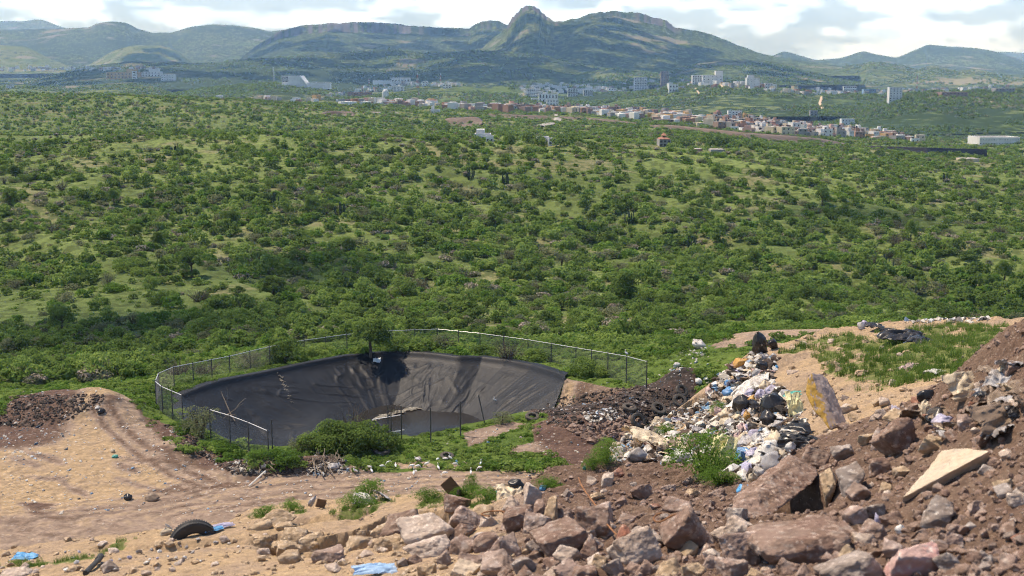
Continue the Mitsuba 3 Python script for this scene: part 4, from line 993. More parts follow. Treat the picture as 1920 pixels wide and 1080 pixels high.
put('soil_clods', ply(scatter(9000, MOUND, lambda x, y, i, j: brownness(x, y), .018, .085, 31, jlim=(60, 470)), 'm_soil_clod' if 'm_soil_clod' in scene else 'm_rock_brown', smooth=50), 'brown clods and gravel strewn over the heap', 'clods', None, 'stuff')
put('sand_clods', ply(scatter(5200, MOUND, lambda x, y, i, j: 1 - brownness(x, y), .018, .09, 32, jlim=(200, 560)), 'm_rock_tan', smooth=50), 'tan clods and pebbles on the sandy ground', 'clods', None, 'stuff')
def in_px(px0, px1, py0, py1, p, ):
    pass
def pad_mask(x, y, i, j):
    ii, jj = np.clip(i.astype(int), 0, PADG.shape[0] - 1), np.clip(j.astype(int), 0, PADG.shape[1] - 1)
    return (1 - np.clip(PADG[ii, jj], 0, 1)) * ((y < 125) & (x < 16))

scene['m_debris'] = scene['m_deadwood']
mat('m_litter', lambda p, n, uv: ramp(cell_rand(p.x * 2.7, p.y * 2.7, p.z * 2.7), [(0, (.60, .57, .50)), (.35, (.50, .45, .37)), (.5, (.25, .20, .15)), (.62, (.66, .65, .62)), (.8, (.05, .05, .05)), (.9, (.16, .28, .42)), (1, (.62, .60, .56))]), .6)
mat('m_dark_debris', lambda p, n, uv: ramp(cell_rand(p.x * 1.9, p.y * 1.9, p.z * 1.9), [(0, (.025, .022, .020)), (.55, (.060, .045, .036)), (.82, (.11, .075, .056)), (.94, (.22, .18, .15)), (1, (.5, .48, .45))]), .85)
put('pad_debris', ply(scatter(2600, PAD, pad_mask, .03, .13, 41, jlim=(40, 268)), 'm_litter'), 'small pale litter and gravel on the dirt road', 'litter', None, 'stuff')


def region(px_poly, n, seed, z=0.0):
    """n random ground points of a patch outlined in the photo"""
    r = np.random.default_rng(seed); q = np.array(px_poly, float); pg = shapely.Polygon(q); out = []
    while len(out) < n:
        a = r.uniform(q[:, 0].min(), q[:, 0].max()); b = r.uniform(q[:, 1].min(), q[:, 1].max())
        if shapely.contains_xy(pg, a, b): out.append((a, b))
    return out


def chunks(pts, smin, smax, seed, grids=None, flat=.6, lift=.25):
    r = np.random.default_rng(seed); V, Fc = [], []; k = 0
    base = [trimesh.creation.icosahedron() for _ in range(5)]
    for b in base: b.vertices = b.vertices * r.uniform(.55, 1.3, (12, 1))
    for a, b in pts:
        c = hit(a, b, grids or [PAD])
        if c is None: continue
        s = smin * (smax / smin) ** (r.random() ** 1.8) * r.uniform(.5, 1.5, 3) * [1, 1, flat]; m = base[k % 5]; A = trimesh.transformations.euler_matrix(*r.uniform(-1, 1, 2) * .6, r.uniform(0, 6))[:3, :3]
        V.append((m.vertices * s) @ A.T + c + [0, 0, s[2] * lift]); Fc.append(m.faces + 12 * k); k += 1
    return trimesh.Trimesh(np.vstack(V), np.vstack(Fc), process=False)


put('dark_rubbish', ply(chunks(region([(985, 762), (1060, 745), (1180, 725), (1260, 730), (1305, 742), (1315, 800), (1240, 800), (1190, 815), (1040, 800)], 2300, 51), .05, .26, 51, flat=.4), 'm_dark_debris'), 'bed of burnt dark rubbish beside the pit', 'rubbish', None, 'stuff')
put('dark_rubbish', ply(chunks(region([(-20, 755), (40, 740), (200, 738), (190, 760), (120, 790), (80, 800), (-20, 800)], 1500, 52), .04, .20, 52, flat=.45), 'm_dark_debris'), 'grey and black rubble on the heap at the edge of the pad', 'rubbish', None, 'stuff')
put('dark_rubbish', ply(chunks(region([(300, 795), (330, 800), (440, 862), (640, 858), (652, 884), (520, 892), (440, 890), (370, 850)], 1500, 53), .04, .19, 53, flat=.45), 'm_dark_debris'), 'dark mixed rubbish along the road verge', 'rubbish', None, 'stuff')
put('pale_rubbish', ply(chunks(region([(1090, 775), (1150, 765), (1165, 785), (1110, 800)], 260, 54) + region([(425, 870), (470, 862), (500, 890), (440, 893)], 110, 55) + region([(580, 872), (650, 862), (655, 888), (575, 893)], 170, 56) + region([(0, 800), (120, 790), (130, 850), (0, 880)], 90, 57), .05, .17, 58), 'm_litter'), 'pale torn litter lying in the dark rubbish', 'litter', None, 'stuff')
put('red_soil_lumps', ply(chunks(region([(1060, 800), (1200, 785), (1215, 815), (1110, 830)], 500, 59), .07, .36, 59, lift=.4), 'm_rock_brown'), 'crumbling red brown soil lumps below the tyres', 'soil', None, 'stuff')
put('pale_rubbish', ply(chunks(region([(1200, 640), (1330, 640), (1330, 720), (1240, 720)], 90, 60) + region([(1270, 655), (1330, 650), (1320, 668), (1275, 668)], 50, 61) + region([(1255, 690), (1280, 688), (1278, 697), (1258, 697)], 30, 62), .05, .22, 63), 'm_litter'), 'scattered litter on the grassy bank', 'litter', None, 'stuff')
put('pale_rubbish', ply(chunks(region([(1690, 596), (1760, 586), (1800, 592), (1860, 592), (1850, 604), (1700, 608)], 130, 64), .05, .22, 64, grids=[MOUND, PAD]), 'm_litter'), 'low line of litter along the far side of the sandy mound', 'litter', None, 'stuff')

# branches and poles
def branch(px, py, L, rad, rot, label, lift=.15, m='m_deadwood', grids=None, group='dead branches in the verge rubbish', name='branch', forks=2, el=.2):
    c = hit(px, py, grids or [PAD]); rr_ = np.random.default_rng(int(px * 7 + py)); d = np.array([math.cos(rot) * math.cos(el), math.sin(rot) * math.cos(el), math.sin(el)])
    pts = [c + d * L * (t - .5) + np.array([0, 0, lift]) + rr_.normal(0, L * .03, 3) for t in np.linspace(0, 1, 5)]
    ms = [tube(pts, np.linspace(rad, rad * .5, 5), 5)]
    for k in range(forks):
        b = pts[1 + k]; e = d + rr_.normal(0, .55, 3); ms.append(tube([b, b + e * L * .2, b + e * L * .34 + rr_.normal(0, .06, 3)], [rad * .5, rad * .4, rad * .2], 4))
    return put(name, ply(cat_mesh(ms), m, smooth=50), label, 'branch' if name == 'branch' else name, group)


r = np.random.default_rng(70)
for k, (a, b) in enumerate(region([(455, 862), (510, 862), (520, 885), (460, 882)], 15, 71)): branch(a, b, r.uniform(.9, 2.0), .045, r.uniform(0, 3.1), 'dead branch in the rubbish pile by the short white rail', el=r.uniform(0, .6))
for k, (a, b) in enumerate(region([(580, 862), (640, 856), (645, 884), (590, 886)], 17, 72)): branch(a, b, r.uniform(.8, 1.9), .045, r.uniform(0, 3.1), 'dead branch in the rubbish pile below the rim bushes', el=r.uniform(0, .6))
branch(1060, 655, 1.0, .03, 0, 'thin stick on the grassy bank', forks=1, group=None)
pole = [hit(467, 914, [PAD]) + [0, 0, .1], hit(498, 890, [PAD]) + [0, 0, .25]]
put('pole', ply(tube(pole, .055, 7), 'm_pole_white', smooth=40), 'white pole lying at the road side', 'pole')
for k, (a, b, L, rot) in enumerate([(428, 768, 3.2, 2.2), (440, 775, 2.6, .4)]): branch(a, b + 20, L, .05, rot, 'bare pale branch leaning behind the short rail' if k == 0 else 'second bare branch behind the short rail', group=None, lift=1.2, el=.7)

# ------------------------------------------------------------------ tyres
prof_ = []
for t in np.linspace(math.radians(-140), math.radians(140), 31):
    cx_, cz_ = math.cos(t), math.sin(t); e = (abs(cx_)**4 + abs(cz_)**4) ** -.25
    q = 1.0
    if abs(t) < .70 and any(abs(t - g_) < .05 for g_ in (-.56, -.19, .19, .56)): q = .90
    prof_.append([.375 + .125 * cx_ * e * q, .115 * cz_ * e])
prof_ = [[.30, -.085]] + prof_ + [[.30, .085], [.315, .0]]; prof_ = np.array(prof_ + [prof_[0]])
tm = trimesh.creation.revolve(prof_, sections=40)
mat('m_rubber', lambda p, n, uv: mix((.018, .018, .019), (.055, .052, .050), fbm(p.x * 4, p.y * 4, p.z * 4, 3)), .65, spec=.4)
mat('m_rubber_dusty', lambda p, n, uv: mix((.035, .033, .031), (.13, .11, .09), fbm(p.x * 3, p.y * 3, p.z * 3, 3)), .85)
tread = []
for k in range(56):
    a = k * 2 * math.pi / 56
    for zz in (-.082, .082):
        b_ = box(.006, .028, .05, (.495, 0, zz)); b_.apply_transform(trimesh.transformations.rotation_matrix(a, [0, 0, 1])); tread.append(b_)
tyre_near = ply(cat_mesh([tm] + tread), 'm_rubber', smooth=35); tyre_far = ply(trimesh.creation.revolve(prof_[::2] if len(prof_) % 2 else prof_, sections=22), 'm_rubber_dusty', smooth=40)


def axis_to(d):
    d = np.array(d, float); d /= np.linalg.norm(d); a = np.cross([0, 0, 1], d)
    s = np.linalg.norm(a)
    return T() if s < 1e-6 else T().rotate((a / s).tolist(), math.degrees(math.atan2(s, d[2])))


def tyre(px, py, s, ax, label, shape, grids, lift, group=None):
    c = hit(px, py, grids)
    put('tyre', {**shape, 'to_world': T().translate([float(c[0]), float(c[1]), float(c[2] + lift)]) @ axis_to(ax) @ T().scale(s)}, label, 'tyre', group)


tyre(363, 1004, 1.16, (.36, -.90, -.10), 'big black tyre half buried at the edge of the tan ledge', tyre_near, [MOUND], -.20)
for a, b, s, ax, lb, lf in [(1278, 750, 1.1, (.5, -.6, .6), 'upper tyre on the dark rubbish heap', .75), (1274, 763, 1.15, (.2, -.7, .7), 'large tyre facing out below the top of the dark heap', .5), (1196, 800, 1.2, (.45, -.75, .45), 'grey tyre leaning upright over the red soil', .45), (716, 850, 1.15, (0, -.2, 1), 'grey tyre lying flat in the weeds by the pit', .18),
                            (838, 858, 1.0, (.1, -.2, 1), 'dark tyre lying in the grass beside a white scrap', .10), (998, 786, 1.1, (.1, -.3, 1), 'dark tyre at the corner of the rubbish bed', .2),
                            (1235, 772, 1.2, (.3, -.5, .8), 'tyre half sunk left of the dark heap', .25), (1180, 768, 1.1, (.2, -.2, 1), 'tyre flat in the rubbish behind the leaning tyre', .15)]:
    tyre(a, b, s, ax, lb, tyre_far, [PAD], lf)

# ------------------------------------------------------------------ egrets
mat('m_egret', (.80, .79, .75), .8); scene['m_bill'] = {'type': 'principled', 'base_color': col(.55, .36, .06), 'roughness': .5}; scene['m_leg'] = {'type': 'principled', 'base_color': col(.06, .055, .045), 'roughness': .6}


def chain(js, rs, n=3):
    sph = lambda p, q: m3.Manifold.sphere(q, 14).translate([float(a) for a in p])
    out = m3.Manifold()
    for i in range(len(js) - 1): out = out + m3.Manifold.batch_hull([sph(js[i], rs[i]), sph(js[i + 1], rs[i + 1])])
    return out


def egret_parts(pose):
    if pose == 'up': body = [[-.20, 0, .24], [-.10, 0, .30], [.04, 0, .37], [.11, 0, .43], [.07, 0, .52], [.06, 0, .60], [.10, 0, .655]]
    elif pose == 'stoop': body = [[-.24, 0, .33], [-.12, 0, .34], [.04, 0, .34], [.13, 0, .33], [.19, 0, .27], [.23, 0, .19], [.26, 0, .14]]
    else: body = [[-.23, 0, .27], [-.10, 0, .31], [.05, 0, .35], [.12, 0, .37], [.15, 0, .42], [.13, 0, .46], [.17, 0, .49]]
    m = chain(body, [.022, .075, .085, .045, .026, .024, .032])
    mm = m.to_mesh(); b = trimesh.Trimesh(mm.vert_properties[:, :3], mm.tri_verts)
    h = np.array(body[-1]); d = np.array([1, 0, -.15]) if pose != 'stoop' else np.array([.6, 0, -.8])
    bill = tube([h + d * .02, h + d * .10], [.013, .003], 6)
    legs = [tube([[-.01, y, .29 if pose != 'stoop' else .28], [-.03, y, .15], [.0, y, .0], [.05, y, .0]], .008, 5) for y in (-.035, .035)]
    return b, bill, legs


EG = {k: egret_parts(k) for k in ('up', 'stoop', 'hunch')}
EGP = {k: (ply(v[0], 'm_egret', smooth=60), ply(v[1], 'm_bill', smooth=60), [ply(q, 'm_leg', smooth=60) for q in v[2]]) for k, v in EG.items()}
EGL = [(666, 890, 'up', 200, 'white egret standing tall at the left end of the road flock'), (691, 883, 'stoop', 180, 'stooping white egret behind an upright one'), (697, 890, 'up', 120, 'white egret with raised neck beside a stooping one'), (717, 881, 'stoop', 10, 'white egret bent low in the weeds'), (729, 874, 'stoop', 200, 'stooping white egret near the rim bushes'), (742, 880, 'hunch', 100, 'small hunched white egret facing away'),
       (772, 880, 'stoop', 180, 'feeding white egret at the left of the ochre patch'), (776, 894, 'up', 90, 'white egret standing on the open road'), (784, 881, 'stoop', 30, 'white egret feeding on the ochre patch'), (782, 868, 'hunch', 170, 'hunched white egret behind the ochre patch'), (801, 876, 'hunch', 20, 'hunched white egret at the right of the ochre patch'), (822, 884, 'up', 120, 'upright white egret in the grass beyond the road'),
       (821, 868, 'stoop', 60, 'far stooping white egret in the weeds'), (834, 894, 'stoop', 180, 'white egret with lowered head on the open road'), (844, 865, 'up', 150, 'white egret by the blue scrap'), (854, 877, 'stoop', 0, 'white egret bent low right of the blue scrap'), (883, 893, 'up', 90, 'white egret standing at the right edge of the road'), (899, 884, 'stoop', 210, 'front egret of the pair at the right'), (901, 877, 'up', 60, 'rear egret of the pair at the right')]


def egret(px, py, pose, rot, label, pos=None, s=1.0):
    c = hit(px, py, [PAD]) if pos is None else pos
    k = put('egret', None, label, 'bird', 'white egrets on the landfill'); b, bl, lg = EGP[pose]
    tw = T().translate([float(a) for a in c]).rotate([0, 0, 1], rot).scale(.86 * s)
    part(k, 'body', {**b, 'to_world': tw}); part(k, 'bill', {**bl, 'to_world': tw})
    for q in lg: part(k, 'leg', {**q, 'to_world': tw})


for e in EGL: egret(*e)
egret(0, 0, 'up', 200, 'white egret standing on the wrinkled liner', hit(928, 762, [PAD]) + [0, 0, .3])
egret(0, 0, 'up', 160, 'white egret perched on the fence rail', pixz(np.array(1174), np.array(668), 2.68))

# ------------------------------------------------------------------ plants round the pit
proto('bush_big', foliage=shp(crown(2600, 1.0, .95, 34, .052, 400), 'm_leaf_mid'), stem=ply(stems(1, .95, 401, 8), 'm_bark'))
proto('bush_dark', foliage=shp(crown(2200, 1.0, 1.05, 28, .055, 402), 'm_leaf_dark'), stem=ply(stems(1, 1.0, 403, 7), 'm_bark'))
proto('bush_fresh', foliage=shp(crown(2000, 1.0, .9, 26, .058, 404), 'm_leaf_fresh'), stem=ply(stems(1, .9, 405, 7), 'm_bark'))
proto('bush_wispy', foliage=shp(crown(1500, 1.0, 1.2, 30, .042, 406, open_=.4), 'm_leaf_olive'), stem=ply(stems(1, 1.3, 407, 14), 'm_bark'))
tw_ = []
r = np.random.default_rng(408)
for k in range(60):
    a = r.uniform(0, 6.28); q = r.uniform(.2, 1); p0 = np.array([.1 * math.cos(a), .1 * math.sin(a), 0]); p2 = np.array([q * math.cos(a), q * math.sin(a), r.uniform(.5, 1.2)]); tw_.append(tube([p0, (p0 + p2) / 2 + r.normal(0, .06, 3), p2], [.022, .014, .005], 4))
proto('bush_dry', stem=ply(cat_mesh(tw_), 'm_bark'), foliage=shp(crown(380, .9, 1.0, 22, .04, 409, open_=.5), 'm_leaf_olive'))
rt = np.random.default_rng(410); tr = [tube([[0, 0, -.3], [.03, 0, .5], [.0, .03, 1.0]], [.085, .065, .05], 8)]
for k in range(7):
    a = k * .9; tr.append(tube([[0, .02, .75 + .04 * k], [.3 * math.cos(a), .3 * math.sin(a), 1.15], [.65 * math.cos(a), .65 * math.sin(a), 1.55]], [.035, .025, .01], 5))
cv, cf = crown(3600, 1.0, 1.5, 34, .062, 411, low=.15); cv = cv + [0, 0, .62]
proto('tree', crown=shp((cv, cf), 'm_leaf_dark'), trunk=ply(cat_mesh(tr), 'm_bark', smooth=50))
hv, hf = crown(110, 1.0, .55, 12, .16, 420); proto('herb_fresh', foliage=shp((hv, hf), 'm_leaf_fresh'))
hv, hf = crown(110, 1.0, .60, 12, .16, 421); proto('herb_mid', foliage=shp((hv, hf), 'm_leaf_mid'))
hv, hf = crown(90, 1.0, .30, 14, .15, 422); proto('herb_low', foliage=shp((hv, hf), 'm_grass'))
HB = [(600, 850, 1.9, 1.9, 'bush_big', 'leafy green bush at the left of the near rim thicket'), (645, 845, 2.2, 2.3, 'bush_dark', 'dark dense bush in the middle of the near rim thicket'), (690, 845, 1.9, 2.2, 'bush_big', 'green bush at the right of the near rim thicket'), (570, 852, 1.1, 1.3, 'bush_wispy', 'wispy tall weed bush at the corner post'), (725, 842, 1.3, 1.4, 'bush_dark', 'low dark bush beside the twin fence posts'), (660, 830, 1.6, 2.3, 'bush_dry', 'dry brown bush behind the near rim thicket'), (735, 800, .9, 1.9, 'bush_dry', 'leafless dark twiggy bush inside the near rim'),
      (378, 822, 1.75, 2.1, 'bush_wispy', 'dark feathery bush at the left corner of the pit'), (350, 812, 1.0, 1.1, 'bush_mid' if False else 'bush_dark', 'low dark bush under the corner post'), (430, 845, 1.2, .9, 'bush_fresh', 'bright leafy weeds before the short rail'), (490, 858, 1.3, .9, 'bush_fresh', 'bright leafy weeds below the corner post'), (540, 862, 1.3, 1.0, 'bush_fresh', 'leafy weeds at the foot of the thicket'), (400, 838, 1.2, .8, 'bush_fresh', 'leafy weeds under the feathery bush'),
      (338, 705, 2.2, 1.5, 'bush_dry', 'brown bare bush inside the fence bend'), (385, 702, 1.8, 1.3, 'bush_dry', 'second brown bare bush along the far fence'), (470, 690, 1.8, 1.5, 'bush_wispy', 'grey green bush behind the far fence'), (535, 682, 2.0, 2.4, 'bush_dark', 'tall dark bush behind the far fence'), (600, 672, 1.7, 1.6, 'bush_big', 'green bush left of the rim tree'), (745, 662, 1.6, 2.0, 'bush_big', 'green bush right of the rim tree'), (790, 660, 1.5, 1.7, 'bush_big', 'second green bush right of the rim tree'), (830, 660, 1.6, 1.6, 'bush_wispy', 'pale bush behind the far fence'), (905, 668, 1.4, 1.3, 'bush_dark', 'dark bush at the far rim'), (953, 676, 1.9, 1.9, 'bush_dry', 'reddish brown bare bush at the far rim'),
      (1010, 676, 1.6, 1.3, 'bush_dark', 'dark low bush behind the fence'), (1100, 705, 1.7, 1.7, 'bush_dark', 'dark round bush at the right end of the pit'), (1130, 705, 1.2, 1.2, 'bush_big', 'green bush left of the end fence posts'), (1065, 700, 1.3, .8, 'bush_fresh', 'bright weeds over the right rim'), (942, 795, 1.0, .9, 'bush_wispy', 'rounded olive bush by the leaning fence post'), (1405, 640, 0, 0, '', '')]
for a, b, rx_, rz_, kd, lb in HB:
    if not kd: continue
    c = hit(a, b, [PAD]); inst(put('bush', None, lb, 'bush'), kd, c - [0, 0, .1], rx_, rng.uniform(0, 360), rz_ / 1.0)
inst(put('small_tree', None, 'dark leafy tree on the far rim of the pit', 'tree'), 'tree', pixz(np.array(694), np.array(672), -.8), 2.15, 30, 1.95)
BT = [(285, 612, 2.6, 'bright green bush in the valley scrub'), (1095, 612, 2.2, 'rounded green bush on the far side of the fence'), (1345, 612, 1.6, 'dark bush by the grey clearing'), (1480, 612, 2.2, 'dark bush at the right of the grey clearing'), (1380, 592, 2.2, 'grey bush above the grey clearing')]
for a, b, q, lb in BT:
    c = hit(a, b); inst(put('bush', None, lb, 'bush'), 'bush_fresh' if 'bright' in lb else 'bush_dark', c - [0, 0, .1], q, 20, q)
# ground cover: leafy weeds in the grassy parts of the pad
r = np.random.default_rng(80); nh = 0
i = r.uniform(0, PAD.Y.shape[0] - 1.01, 26000); j = r.uniform(34, PAD.Y.shape[1] - 1.01, 26000)
p = PAD.at(i, j); gg = PADG[i.astype(int), j.astype(int)]
pts_ = shapely.points(p[:, :2]); inpit = shapely.contains(pit_poly.buffer(.7), pts_)
pxx = 960 + p[:, 0] / p[:, 1] * F_PX; vis = (pxx > -40) & (pxx < 1720) & (p[:, 1] > 72)
dn = nz(p[:, 0], p[:, 1], 4.5, 3, 81)
ok = (gg * (.35 + dn) > r.random(26000) * 1.0) & ~inpit & vis
tall = sstep(.42, .62, nz(p[:, 0], p[:, 1], 7, 3, 82))
for k in np.nonzero(ok)[0][:6500]:
    t = r.random(); q = r.uniform(.25, .75) * (.6 + .7 * tall[k]) * (1 + .5 * (p[k, 1] > 112))
    kd = 'herb_low' if t < .45 - .3 * tall[k] else 'herb_fresh' if t < .65 else 'herb_mid'
    inst(f'weed_cover__{nh:05d}', kd, p[k] - [0, 0, .03], q, r.uniform(0, 360), q * r.uniform(.6, 1.3)); nh += 1
r = np.random.default_rng(160)
for k in range(240):
    y = math.sqrt(r.uniform(150**2, 330**2)); x = y * r.uniform(-.45, .45); z_ = float(ground_z(VAL, np.array([x]), np.array([y]))[0])
    if k < 22: inst(put('small_tree', None, 'taller tree in the scrub ' + zone(960 + x / y * F_PX, y), 'tree', 'taller trees in the valley scrub'), 'tree', (x, y, z_ - .2), r.uniform(1.5, 2.4), r.uniform(0, 360), r.uniform(1.6, 2.6))
    else: inst(f'valley_scrub__{nst:05d}', ['bush_dry', 'bush_wispy', 'bush_big', 'bush_fresh'][r.integers(0, 4)], (x, y, z_ - .1), r.uniform(1.2, 2.6), r.uniform(0, 360), r.uniform(1.0, 2.6)); nst += 1
x_, y_ = fill(135, 330, 3.0, None)
br_ = bare(x_, y_); sel = rng.random(len(x_)) < br_ * .9 + .10
for a, b in zip(x_[sel][:5200], y_[sel][:5200]):
    if b < 147.2: continue
    z_ = float(ground_z(VAL, np.array([a]), np.array([b]))[0]); q = rng.uniform(.25, .7)
    inst(f'valley_scrub__{nst:05d}', ['herb_low', 'herb_mid', 'herb_fresh'][rng.integers(0, 3)], (a, b, z_ - .03), q, rng.uniform(0, 360), q * rng.uniform(.7, 1.2)); nst += 1
labels['weed_cover'] = {'label': 'green leafy weeds covering the ground round the pit', 'category': 'weeds', 'kind': 'stuff'}

# grass and weeds on the mound
def blades(n, h, w, spread, seed):
    r = np.random.default_rng(seed); V, Fc = [], []
    for k in range(n):
        a = r.uniform(0, 6.28); b = r.uniform(0, 6.28); q = spread * math.sqrt(r.random()); c = np.array([q * math.cos(a), q * math.sin(a), 0]); l = h * r.uniform(.5, 1.1); bend = r.uniform(.15, .7) * l; s = np.array([-math.sin(b), math.cos(b), 0]) * w; d = np.array([math.cos(b), math.sin(b), 0])
        V += [c - s, c + s, c + d * bend * .3 + [0, 0, l * .6] + s * .7, c + d * bend * .3 + [0, 0, l * .6] - s * .7, c + d * bend + [0, 0, l]]
        Fc += [[5 * k, 5 * k + 1, 5 * k + 2], [5 * k, 5 * k + 2, 5 * k + 3], [5 * k + 3, 5 * k + 2, 5 * k + 4]]
    return np.array(V), np.array(Fc)


for k in range(3): proto(f'tuft_{k}', blades=shp(blades(34, .42, .011, .20, 430 + k), 'm_grass'))
r = np.random.default_rng(83); nt = 0
i = r.uniform(0, MOUND.Y.shape[0] - 1.01, 60000); j = r.uniform(0, MOUND.Y.shape[1] - 1.01, 60000); p = MOUND.at(i, j)
gg = GRASSM[i.astype(int), j.astype(int)] * (.5 + nz(p[:, 0], p[:, 1], 1.1, 3, 84))
for k in np.nonzero(gg > .34 + .5 * r.random(60000))[0][:5200]:
    sc_ = r.uniform(.4, 1.0) * (.78 if p[k, 1] > 33 else .42)
    inst(f'grass__{nt:05d}', f'tuft_{k % 3}', p[k] - [0, 0, .02], sc_, r.uniform(0, 360)); nt += 1
labels['grass'] = {'label': 'bright green grass growing on the dumped earth', 'category': 'grass', 'kind': 'stuff'}
proto('weed_fern', foliage=shp(crown(3000, 1.0, 1.15, 40, .034, 440, open_=.4), 'm_leaf_fresh'), stem=ply(stems(1, 1.1, 441, 9), 'm_leaf_fresh'))
for a, b, q, qz, lb, gr in [(1320, 893, .85, .85, 'feathery green weed growing in front of the rubbish flank', [MOUND]), (1345, 908, .45, .35, 'low weed at the foot of the feathery one', [MOUND]), (1136, 868, .40, .55, 'leafy weed at the lower tip of the rubbish flank', [MOUND]), (1112, 880, .3, .35, 'small weed on the crest of the brown heap', [MOUND]), (690, 940, .55, .55, 'green weed clump on the mound edge above the road', [MOUND]), (672, 950, .6, .35, 'low weed clump on the mound edge', [MOUND]), (757, 922, .28, .5, 'small leafy plant standing alone on the mound edge', [MOUND]), (548, 958, .35, .32, 'weed on the tan mound edge', [MOUND]), (495, 968, .45, .25, 'flat weed at the tan corner', [MOUND]), (870, 935, .5, .3, 'low weed behind the boulders', [MOUND]), (805, 940, .5, .3, 'low weed before the boulders', [MOUND]), (915, 938, .45, .3, 'low weed beside the tall pale rock', [MOUND]), (1250, 818, .5, .45, 'weed among the plastic bags', [MOUND]), (1345, 775, .35, .45, 'weed at the top of the plastic heap', [MOUND]), (885, 925, .2, .45, 'upright weed beside the wooden board', [MOUND]), (1030, 915, .4, .25, 'weed right of the tall pale rock', [MOUND])]:
    c = hit(a, b, gr); inst(put('weed', None, lb, 'weed'), 'weed_fern', c - [0, 0, .04], q, rng.uniform(0, 360), qz)

# ------------------------------------------------------------------ rubbish on the flank of the sandy mound
def stain(key, c, d=.5, rough=.5, **kw):
    c = [float(a) for a in c]; e = [a * (1 - d) + b * d for a, b in zip(c, (.22, .16, .11))]; return mat(key, lambda p, n, uv: mix(mi.Color3f(*c), mi.Color3f(*e), smoothstep(.42, .68, fbm(p.x * 5, p.y * 5, p.z * 5, 4))), rough, spec=.4, **kw)
stain('m_bag_white', (.60, .58, .54), .6); stain('m_bag_cream', (.56, .47, .33), .5); stain('m_bag_black', (.022, .022, .024), .12, .32); stain('m_bag_grey', (.34, .33, .33), .4); stain('m_bag_blue', (.10, .26, .50), .25); stain('m_bag_teal', (.08, .36, .30), .25); stain('m_bag_ochre', (.50, .28, .07), .3); stain('m_bag_pink', (.50, .36, .34), .4); stain('m_bag_yellow', (.66, .62, .34), .3); stain('m_bag_brown', (.20, .145, .10), .4); stain('m_bag_lilac', (.40, .38, .50), .4); stain('m_tarp_blue', (.10, .33, .60), .2); stain('m_tarp_light', (.30, .46, .66), .3)


def bag_mesh(seed, sub=2):
    r = np.random.default_rng(seed); m = trimesh.creation.icosphere(sub); v = m.vertices.copy()
    k = meshkit.fbm(v * 1.3 + seed * 3.1, 3, seed) - .5; rg = 1 - np.abs(2 * meshkit.fbm(v * 2.6 + seed, 3, seed + 3) - 1)
    m.vertices = v * (1 + .95 * k + .55 * (rg - .7))[:, None] * r.uniform(.6, 1.25, 3)
    t = v[:, 2] > .75; m.vertices[t] *= [.55, .55, 1.35]
    m.vertices /= np.abs(m.vertices).max(); return m


def sheet_mesh(seed, n=16, crumple=.35, drape=.5):
    t = np.linspace(-1, 1, n); A, B = np.meshgrid(t, t, indexing='ij'); q = np.stack([A, B, A * 0 + seed], -1)
    wx = A + .45 * (meshkit.fbm(q * 1.3, 3, seed) - .5) * 2; wy = B + .45 * (meshkit.fbm(q * 1.3 + 9, 3, seed + 1) - .5) * 2
    h = crumple * ((1 - np.abs(2 * meshkit.fbm(q * 1.5 + 4, 4, seed + 2) - 1)) * 2 - 1.2) - drape * (A**2 + B**2) * .35
    top = grid_mesh(np.stack([wx, wy, h], -1)); bot = top.copy(); bot.vertices = bot.vertices * [.97, .97, 1] - [0, 0, .05]; bot.invert()
    return cat_mesh([top, bot])


bply, shply = {}, {}
def bag(px, py, w, m, label, group=None, name='plastic_bag', cat='bag', k=None, sc_=(1, 1, .75), grids=None, lift=.3, rot=None):
    r = np.random.default_rng(int(px * 13 + py * 7)); c = hit(px, py, grids or [MOUND]); k = int(r.integers(0, 9)) if k is None else k
    if (k, m) not in bply: bply[k, m] = ply(bag_mesh(700 + k), m, smooth=50)
    put(name, {**bply[k, m], 'to_world': T().translate([float(c[0]), float(c[1]), float(c[2] + w * lift * .6)]).rotate([0, 0, 1], float(r.uniform(0, 360) if rot is None else rot)).rotate([1, 0, 0], float(r.uniform(-40, 40))).scale([w / 2 * a for a in sc_])}, label, cat, group)


def sheet(px, py, w, m, label, group=None, name='plastic_sheet', cat='plastic sheet', sc_=(1, 1, 1), tilt=None, rot=None, grids=None, lift=.1, k=None, n=20):
    r = np.random.default_rng(int(px * 11 + py * 5)); c = hit(px, py, grids or [MOUND]); k = int(r.integers(0, 7)) if k is None else k
    if (k, m) not in shply: shply[k, m] = ply(sheet_mesh(740 + k, n), m, smooth=45)
    put(name, {**shply[k, m], 'to_world': T().translate([float(c[0]), float(c[1]), float(c[2] + lift)]).rotate([0, 0, 1], float(r.uniform(0, 360) if rot is None else rot)).rotate([1, 0, 0], float(r.uniform(0, 45) if tilt is None else tilt)).scale([w / 2 * a for a in sc_])}, label, cat, group)


